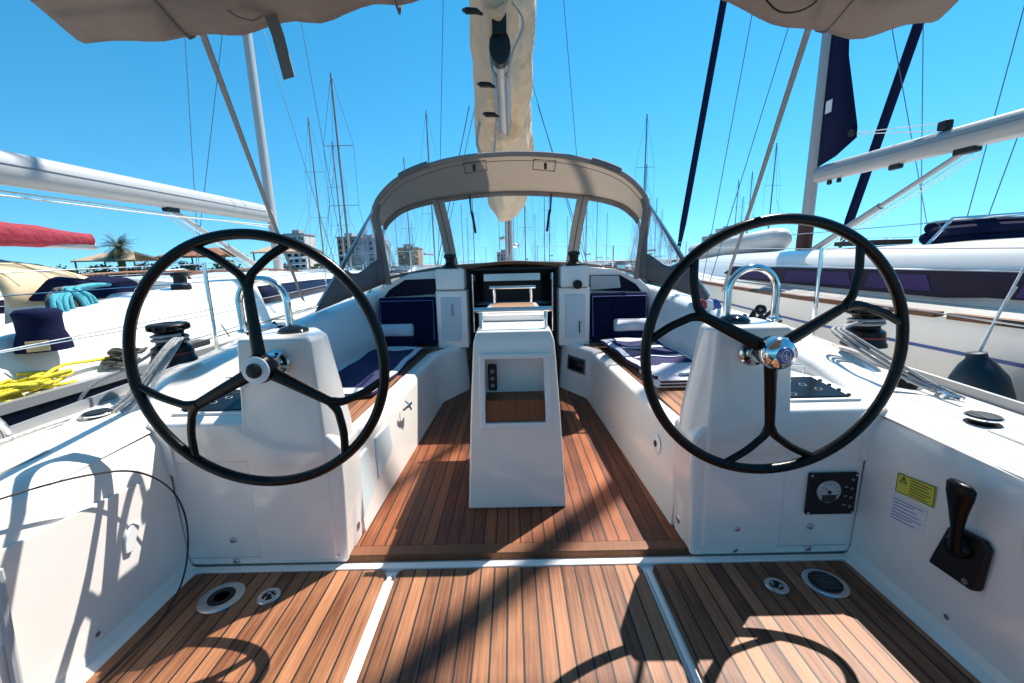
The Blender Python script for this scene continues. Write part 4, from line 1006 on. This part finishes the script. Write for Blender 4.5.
        if len(boom) > 4:
            m_, rr_ = boom[4:6]; rg = []
            for k in range(15):
                f_ = k/14; y = lerp(my-.2, y1-.05, f_); z = lerp(z0, z1, f_)+rr_*.55; a = rr_*(.35+.75*math.sin(pi*min(1, .12+f_*.80)))*(1+.10*math.sin(k*2.3))*(.86 if k % 3 == 0 else 1)
                rg.append([(cx+a*.62*math.cos(2*pi*i/n)*(1+.06*math.sin(i*3+k)), y, z+a*math.sin(2*pi*i/n)) for i in range(n)])
            b = MB(); b.loft(rg); b.build('sail_cover', m_, bo, ang=70)
    return t, hw, zz

# starboard neighbour: white hull, violet window band
RN, hwR, zR = yacht('sailing_yacht', 'large white yacht moored to starboard with a violet tinted window band', 4.72, -.9, 13.4, 4.05, .905, 'gel', 6.95, 17.5,
    stripe=.19, toe=None, boom=(2.50, 3.2, 2.44, .125), forestay=('navy', .085), zcab=.52, cab=(.05, .84), vang=.62, cabw=.68, wire=.006, windows=False, rails=False)
cx, ys, L = 4.72, -.9, 13.4
for k0, k1 in ((.16, .262), (.268, .46), (.47, .6)):
    b = MB(); b.loft([[(cx-hwR(k)-.012, ys+L*k, zR(k)-.004), (cx-hwR(k)+.055, ys+L*k, zR(k)-.004), (cx-hwR(k)+.055, ys+L*k, zR(k)+.034), (cx-hwR(k)-.012, ys+L*k, zR(k)+.034)] for k in [lerp(k0, k1, i/6) for i in range(7)]]); b.build('teak_toe_rail', 'wood', RN)
def cabx(y, z): return 3.42+.09*(z-.95)/.3
b = MB(); b.prism([(3.325, y, z) for y, z in ((1.2, .99), (2.95, .99), (3.25, .965), (6.2, .985), (6.7, 1.06), (6.4, 1.17), (1.2, 1.17))], (.05, 0, 0)); wb = b.build('window_band', 'darkglass', RN)
for y0, y1 in ((1.6, 2.78), (3.35, 4.0), (4.15, 5.2), (5.35, 6.2)):
    b = MB(); b.prism([(3.321, y, z) for y, z in ((y0, 1.01), (y1, 1.005), (y1-.05, 1.135), (y0+.06, 1.135))], (.003, 0, 0)); b.build('window_pane', 'purpleglass', wb)
b = MB(); b.box((3.7, 4.4, 1.40), (4.1, 4.95, 1.45)); b.build('deck_hatch', 'blackm', RN, bevel=.01)
# clew of the furled mainsail at the mast
b = MB(); r1 = [(4.70, 6.80, 2.62), (4.70, 6.80, 3.6), (4.70, 6.8, 4.6), (4.70, 6.8, 6.2)]; r2 = [(4.70, 6.45, 2.70), (4.70, 6.45, 3.3), (4.70, 6.62, 4.4), (4.70, 6.75, 6.2)]; r3 = [(4.70, 6.10, 2.86), (4.70, 6.11, 3.0), (4.70, 6.42, 4.0), (4.70, 6.7, 6.2)]
b.sheet([r1, r2, r3]); cl = b.build('furled_mainsail', 'navy', RN, solid=.012)
b = MB(); b.box((4.685, 6.62, 3.35), (4.69, 6.74, 3.52)); b.build('sail_patch', 'towelw', cl)
b = MB(); b.lathe([(.05, 0), (.05, .03)], (4.68, 6.15, 2.93), (-1, 0, 0), n=14); b.build('clew_ring', 'blackm', cl)
b = MB(); b.tube([(4.7, 6.1, 2.92), (4.7, 4.9, 2.68)], .006, 5); b.tube([(4.7, 6.1, 2.90), (4.7, 4.9, 2.60)], .006, 5); b.build('outhaul', 'wrope', RN)
for p_, q_ in (((4.66, 4.82, 2.60), (4.74, 4.94, 2.70)), ((4.68, 5.35, 2.31), (4.74, 5.52, 2.375)), ((4.69, 6.5, 2.32), (4.74, 6.57, 2.39)), ((4.69, 6.32, 2.32), (4.74, 6.38, 2.385))):
    b = MB(); b.box(p_, q_); b.build('boom_block', 'blackm', RN, bevel=.02)
b = MB(); b.loft([oval((4.72, 6.96, 1.15), .10, .14), oval((4.72, 6.95, 1.86), .095, .13)]); b.build('mast_boot', 'maroon', RN)
# folded navy hood on its cabin top
b = MB()
for i in range(4):
    z_ = 1.405+.045*i; y_ = 3.95+.06*(i % 2)
    b.tube(spl([(3.72+.02*i, y_-.1, z_-.02), (4.0, y_, z_+.01*(i % 2)), (4.7, y_+.02, z_+.03), (5.6, y_, z_)], 6), [.03]+[.052]*18, 10)
b.build('folded_hood', 'navy', RN)
b = MB(); b.tube([(3.55, 3.75, 1.30), (3.9, 3.85, 1.60), (5.2, 3.85, 1.66)], .014, 8); b.build('hood_tube', 'steel', RN)
# inflatable dinghy on its foredeck
dg = thing('inflatable_dinghy', 'grey inflatable dinghy lying on the foredeck of the white starboard yacht', 'dinghy', (4.6, 9.2, 1.2))
for dx, dz in ((-.35, 0), (.35, .05)):
    b = MB(); p = [(4.75+dx*.4, 7.6+dx, 1.58+dz), (4.75+dx*.4, 7.72+dx, 1.58+dz), (4.70+dx*.5, 9.0, 1.50+dz), (4.65+dx*.6, 10.2, 1.42), (4.6, 10.9, 1.5)]
    b.tube(p, [.10, .19, .21, .21, .12], 14); b.build('tube', 'rubber', dg, ang=60)
b = MB(); b.box((4.45, 7.9, 1.5), (4.95, 10.2, 1.56)); b.build('floor', 'dial', dg)
# fender between the hulls
fe = thing('fender', 'dark teal fender hanging between the two hulls on the starboard side', 'fender', (2.45, 1.75, .2))
b = MB(); b.lathe([(.02, -.62), (.10, -.56), (.125, -.42), (.13, -.12), (.115, -.02), (.075, .05), (.045, .085), (.04, .115), (.02, .12)], (2.53, 2.22, .66), (-.14, .10, 1), n=28); b.build('body', 'fender', fe, ang=60)
b = MB(); b.tube([(2.515, 2.23, .76), (2.66, 2.28, 1.0), (2.90, 2.36, 1.42)], .007, 8); b.tube([(2.525, 2.23, .76), (2.66, 2.29, .98), (2.74, 2.30, 1.12)], .007, 8); b.build('lanyard', 'wrope', fe)

# port neighbour: navy hull
LN, hwL, zL = yacht('sailing_yacht', 'navy hulled yacht with white deck moored close on the port side', -4.62, -1.0, 14.2, 3.84, .60, 'navyhull', 8.45, 17.5,
    toe='alu', boom=(2.30, 1.5, 2.24, .155), zcab=.62, cab=(.40, .86), mastm='sparp', deckm='gel2', cabw=.60, wire=.006, vang=.36, rails=False)
b = MB(); b.tube([(-4.55, 8.2, 2.10), (-4.55, 5.8, 2.02), (-4.5, 1.5, 1.98)], .009, 6); b.tube([(-4.6, 8.2, 2.06), (-4.6, 5.8, 2.06), (-4.6, 1.5, 2.04)], .009, 6); b.build('boom_line', 'wrope', LN)
# high cockpit coaming near us
b = MB(); rr = []
for y, h, w0 in ((1.0, .20, .5), (2.2, .22, .5), (2.5, .32, .45), (3.4, .46, .42), (4.4, .55, .40), (5.2, .60, .40)):
    x = -3.05
    rr.append([(x+.06, y, .60), (x-.04, y, .60+h*.6), (x-.12, y, .60+h), (x-.12-w0*.6, y, .62+h), (x-.2-w0*.7, y, .6)])
b.loft(rr); b.build('side_coaming', 'gel', LN, bevel=.02)
b = MB(); b.box((-4.6, 4.1, .62), (-3.62, 5.0, 1.10)); b.build('cockpit_seatback', 'vinyl', LN, bevel=.05, seg=4)
b = MB()
for s in (-1, 1): b.tube(spl([(-4.62+s*.75, 5.1, 1.20), (-4.62+s*.75, 5.2, 1.27), (-4.62+s*.70, 6.5, 1.30), (-4.62+s*.62, 8.0, 1.22), (-4.62+s*.62, 8.1, 1.15)], 5), .016, 6)
b.build('handrail', 'wood', LN)
for y in (5.6, 6.9, 9.6):
    b = MB(); b.box((-4.9, y, 1.15 if y < 9 else .98), (-4.35, y+.5, 1.27 if y < 9 else 1.07)); b.build('deck_hatch', 'darkglass', LN, bevel=.02)
for y in (1.9, 4.55, 6.6):
    b = MB(); b.tube([(-2.80-.04*max(0, y-4), y, .62), (-2.80-.04*max(0, y-4), y, 1.22)], .012, 8); b.lathe([(.035, 0), (.035, .01), (.018, .03)], (-2.80-.04*max(0, y-4), y, .61), n=14); b.build('stanchion', 'steel', LN)
b = MB(); b.box((-3.02, 3.55, .61), (-2.90, 3.95, .66)); b.build('genoa_car', 'blackm', LN, bevel=.01)
b = MB(); b.lathe([(.085, 0), (.08, .04), (.055, .06), (.055, .11), (.075, .13), (.07, .16), (.02, .165)], (-3.25, 4.15, 1.13), n=20); b.build('winch', 'blackm', LN)
b = MB(); b.tube([(-2.95, 3.6, .64), (-2.98, 5.2, .68), (-3.0, 7.5, .72)], .007, 5); b.tube([(-3.12, 3.2, .63), (-3.08, 5.2, .67), (-3.10, 7.3, .72)], .007, 5); b.build('genoa_sheet', 'drope', LN)
# dark canvas windscreen hood piece
b = MB(); rg = []
for k in range(7):
    y = 3.86+.10*k; hgt = .16+.03*math.sin(k*1.7); rg.append([(-3.95, y, 1.06), (-3.92, y, 1.06+hgt), (-4.25, y, 1.10+hgt), (-4.5, y, 1.06)])
b.loft(rg); b.build('folded_hood', 'navy', LN, bevel=.03)
# covered winch
wc = thing('winch_cover', 'navy fabric winch cover with a pale pocket on the navy yacht', 'cover', (-3.12, 2.7, .8))
b = MB(); b.lathe([(.135, 0), (.13, .05), (.108, .12), (.108, .20), (.115, .24), (.095, .262), (.001, .27)], (-3.03, 2.66, .83), n=20)
b.build('cover', 'navy', wc, ang=60)
b = MB(); b.box((-3.0, 2.548, .84), (-2.90, 2.556, .905), Matrix.Rotation(rad(40), 3, 'Z')); pk = b.build('pocket', 'tan', wc)
b = MB(); b.box((-2.985, 2.540, .875), (-2.935, 2.545, .885), Matrix.Rotation(rad(40), 3, 'Z')); b.build('pocket_print', 'red', pk)
# ropes on the navy yacht
random.seed(3)
P_ = []
for k in range(26):
    cx_, cy_ = -2.92+random.uniform(-.10, .08), 2.38+random.uniform(-.22, .16); a, bq = random.uniform(.04, .15), random.uniform(.04, .09); ph = random.uniform(0, 6); z_ = .63+random.uniform(0, .07)
    P_.append(spl([(cx_+a*math.cos(t+ph), cy_+bq*math.sin(t*1+ph)*1.6, z_+.015*math.sin(2*t+ph)) for t in [i*.9 for i in range(6)]], 4))
P_.append(spl([(-2.90, 2.45, .66), (-2.95, 2.65, .72), (-2.98, 2.9, .70), (-2.97, 3.1, .69)], 5))
rope('yellow_rope', P_, .011, 'yrope', 'tangled yellow rope heap on the white deck edge of the navy yacht', (-2.9, 2.4, .62))
P_ = []
for k in range(12):
    cx_, cy_ = -2.92+random.uniform(-.04, .04), 3.08+random.uniform(-.08, .08); a, bq = random.uniform(.05, .09), random.uniform(.05, .10)
    P_.append([(cx_+a*math.cos(t), cy_+bq*math.sin(t), .65+.008*k+.01*math.sin(3*t)) for t in [2*pi*i/18 for i in range(19)]])
rope('dark_rope', P_, .010, 'drope', 'dark coiled rope on the navy yacht deck beside the yellow rope', (-2.9, 3.1, .62))
P_ = []
for k in range(14):
    o_ = random.uniform(-.05, .05); dz = random.uniform(-.10, .06); w_ = random.uniform(.05, .11); xx = -3.42+random.uniform(-.05, .05); yy = 3.22+o_
    P_.append(spl([(xx-.02, yy+.02, 1.17), (xx+.02, yy-w_, 1.12), (xx+.05, yy-w_*1.1, .98+dz), (xx+.06, yy, .86+dz), (xx+.06, yy+w_, .97+dz), (xx+.03, yy+w_*.9, 1.12), (xx-.01, yy+.03, 1.19), (xx-.08, yy+.25, 1.20+o_*.3), (xx-.2, yy+.5, 1.20)], 5))
b = MB()
rope('teal_rope', P_[:8], .015, 'trope', 'teal rope coil draped over the coaming of the navy yacht', (-3.4, 3.2, .9))
rope('grey_rope', P_[8:], .015, 'drope', 'dark grey rope coil hanging beside the teal rope coil', (-3.4, 3.2, .9))
# tan cover over the neighbouring cockpit
rg = []
for k in range(9):
    f_ = k/8; y = lerp(3.7, 4.9, f_); hgt = .46*math.sin(pi*lerp(.3, .93, f_))**.6; r_ = []
    for j in range(13):
        a = pi*j/12; r_.append((-5.45+1.0*math.cos(a), y, 1.02+hgt*math.sin(a)**.7))
    rg.append(r_)
b = MB(); b.sheet(rg); tc_ = thing('boat_cover', 'tan quilted canvas cover domed over the cockpit beyond the navy yacht', 'cover', (-5.9, 4.4, 1.0)); b.build('canvas', 'tan', tc_, solid=.02, ang=70)
b = MB()
for k in (1, 3, 5, 7): b.tube([V(p)+V((0, 0, .012)) for p in rg[k]], .008, 5)
b.build('seam', 'sand', tc_)

# second port yacht with the red boom cover, and further neighbours
yacht('sailing_yacht', 'white yacht on the far left with a red sail cover along its boom', -9.2, 1.5, 12.5, 3.8, .55, 'gel', 4.6, 15.5, boom=(1.95, 9.5, 1.86, .08, 'red', .24), zcab=.5, cab=(.35, .80), wire=.009, vang=False)
yacht('sailing_yacht', 'white yacht on the far right with a grey mast at the frame edge', 9.3, -.5, 13.0, 4.0, .9, 'gel', 7.7, 17, boom=(2.4, 3, 2.4, .1), forestay=('navy', .11), zcab=.5, wire=.008, vang=False)
yacht('sailing_yacht', 'white yacht with dark cabin windows beyond the port rail', -10.2, 20, 12, 3.9, .45, 'gel', 27, 12.2, zcab=.6, wire=.012, cab=(.2, .78))
yacht('sailing_yacht', 'white yacht ahead to port with a slim mast beside the sprayhood', -17, 36, 12, 3.8, .5, 'gel', 43.5, 13.0, zcab=.55, wire=.012)
# far fleet
proto, _, _ = yacht('moored_yacht', 'distant white yacht with bare mast moored in the rows ahead', 40, 60, 11.5, 3.6, .4, 'gel', 67, 14.5, group='distant yachts moored in rows', wire=.011, boom=(1.9, 62.5, 1.9, .1), vang=False)
random.seed(11)
spots = [(x+random.uniform(-.8, .8), y+random.uniform(-1, 1)) for y, xs in ((38, (-20, -9, 1.5, 14, 26)), (56, (-14, -5, 4, 10, 19, 34)), (78, (-22, -9, 1, 8, 17, 28, 44)), (105, (-26, -12, -3, 6, 14, 24, 38, 60))) for x in xs]
for i, (x, y) in enumerate(spots):
    o = proto if i == 0 else copy_tree(proto)
    r_ = x/(y+7); o['label'] = 'small distant white yacht with bare mast, %s' % ('left of the sprayhood' if r_ < -.29 else 'seen through the sprayhood windscreen' if r_ < .3 else 'right of the sprayhood')
    o.location = (x, y, ZW); sc = random.uniform(.82, 1.12); o.scale = (sc, sc, sc); o.rotation_euler = (0, 0, rad(random.uniform(-4, 4)))

# ------------------------------------------------------------------ ashore
def palm(x, y, z, h, label):
    t = thing('palm_tree', label, 'palm tree', (x, y, z)); b = MB()
    b.tube([(x, y, z), (x+.1, y, z+h*.5), (x, y, z+h)], [.42, .34, .40], 10); b.build('trunk', 'bark', t)
    b = MB(); rnd = random.Random(5)
    for k in range(64):
        a = rnd.uniform(0, 2*pi); el = rnd.uniform(-.7, 1.35); Ln = rnd.uniform(1.6, 2.4); p = V((x, y, z+h)); d = V((math.cos(a)*math.cos(el), math.sin(a)*math.cos(el), math.sin(el)))
        n = 10; prev = p
        for i in range(n):
            q_ = prev+d*(Ln/n); d = (d+V((0, 0, -.15))).normalized(); sd = d.cross(V((0, 0, 1))); sd = sd.normalized() if sd.length > .01 else V((1, 0, 0))
            wl = .42*math.sin(pi*(i+1.2)/(n+1.5))
            for s in (-1, 1):
                for g in (0, .5):
                    r0 = prev.lerp(q_, g); b.add([r0, r0+d*.05, r0+sd*s*wl+d*.14-V((0, 0, wl*.45))], [(0, 1, 2)])
            b.add([prev-sd*.015, prev+sd*.015, q_], [(0, 1, 2)]); prev = q_
    b.build('crown', 'leaf', t, smooth=False)
palm(-43.0, 47, .1, 3.6, 'palm tree with shaggy crown standing behind the red boom cover')
palm(-14.6, 60, .1, 2.4, 'small palm tree on the quay seen through the port wheel')
def hedge(x0, x1, y, z0, z1, label, seed=1):
    rnd = random.Random(seed); b = MB()
    for k in range(2600):
        x = rnd.uniform(x0, x1); yy = y+rnd.uniform(-.8, .8); top = z1*(.75+.25*math.sin(x*1.3)+.12*math.sin(x*3.1)); z = lerp(z0, max(z0+.3, top), rnd.random()**.7); s_ = rnd.uniform(.08, .2)
        u_ = V((rnd.uniform(-1, 1), rnd.uniform(-1, 1), rnd.uniform(-1, 1))).normalized()*s_; v_ = u_.cross(V((rnd.uniform(-1, 1), rnd.uniform(-1, 1), rnd.uniform(-1, 1)))).normalized()*s_; p = V((x, yy, z)); b.add([p-u_, p+v_, p+u_, p-v_], [(0, 1, 2, 3)])
    tag(b.build('hedge', 'hedge', None, smooth=False, base=((x0+x1)/2, y, z0)), label, 'hedge')
hedge(-52, -30, 49, .15, 2.1, 'green hedge on the quay under the thatched awnings')
hedge(-30, -16, 52, .15, 1.6, 'low green shrubs on the quay seen through the port wheel', 2)
for i, (x, y, w_, h, m_, lb) in enumerate(((-44, 48, 7, 2.9, 'sand', 'pale thatched beach bar roof left of centre behind the palm'), (-36, 50, 8, 3.2, 'salmon', 'terracotta and tan awning between the other beach bar roofs'), (-27, 52, 7, 3.5, 'sand', 'sandy pointed awning nearest the port wheel'))):
    t = thing('beach_awning', lb, 'awning', (x, y, .15)); b = MB()
    rg = [[(x-w_/2, y-2, h-.5), (x+w_/2, y-2, h-.5)], [(x-w_/4, y, h+.35), (x+w_/4, y, h+.45)], [(x-w_/2, y+2, h-.5), (x+w_/2, y+2, h-.5)]]
    b.sheet(rg); b.build('roof', m_, t, solid=.15, smooth=False)
    for px in (-w_/2+.3, 0, w_/2-.3):
        b = MB(); b.tube([(x+px, y-1.8, .15), (x+px, y-1.8, h-.3)], .08, 6); b.build('post', 'bark', t)
def building(x, y, w_, d, h, m_, label, fl=6, nw=5):
    t = thing('apartment_building', label, 'building', (x, y, .5)); b = MB(); b.box((x-w_/2, y, .5), (x+w_/2, y+d, h)); b.build('wall', m_, t)
    b = MB(); b.box((x-w_/2-.3, y-.3, h), (x+w_/2+.3, y+d, h+.5)); b.box((x-w_*.2, y+2, h+.5), (x+w_*.15, y+d*.6, h+2)); b.build('roof', 'grey', t)
    for i in range(fl):
        for j in range(nw):
            zz = lerp(1.5, h-1.5, i/max(1, fl-1))-.6; xx = x-w_/2+w_*(j+.5)/nw
            b = MB(); b.box((xx-w_/nw*.28, y-.06, zz), (xx+w_/nw*.28, y+.1, zz+h/fl*.45)); b.build('window', 'darkglass', t)
building(-68.5, 180, 8.5, 12, 12.6, 'brick', 'terracotta apartment block beyond the port wheel', 5, 3)
building(-59.5, 178, 11, 12, 11.6, 'grey', 'grey apartment block right of the terracotta one', 5, 4)
building(-88, 175, 8, 10, 14, 'pale', 'pale tower block behind the port yacht mast', 6, 3)
building(-46, 190, 9, 10, 8, 'brick', 'pinkish block seen through the left side of the sprayhood', 4, 3)
building(-5, 260, 8, 10, 6.5, 'grey', 'grey building low behind the masts in the windscreen', 3, 4)
for i, (x, h, w_) in enumerate(((142, 15, 9), (152, 20, 10), (163, 14, 9))):
    building(x, 300, w_, 12, h, ('grey', 'pale', 'grey')[i], ('grey tower, leftmost of the three city blocks right of the sprayhood', 'tallest of the three city blocks right of the sprayhood', 'lowest city block, nearest the starboard wheel rim')[i], 6, 3)
for o in bpy.data.objects:
    if '_o' in o: del o['_o']
scn.cycles.max_bounces = 10; scn.cycles.transparent_max_bounces = 16
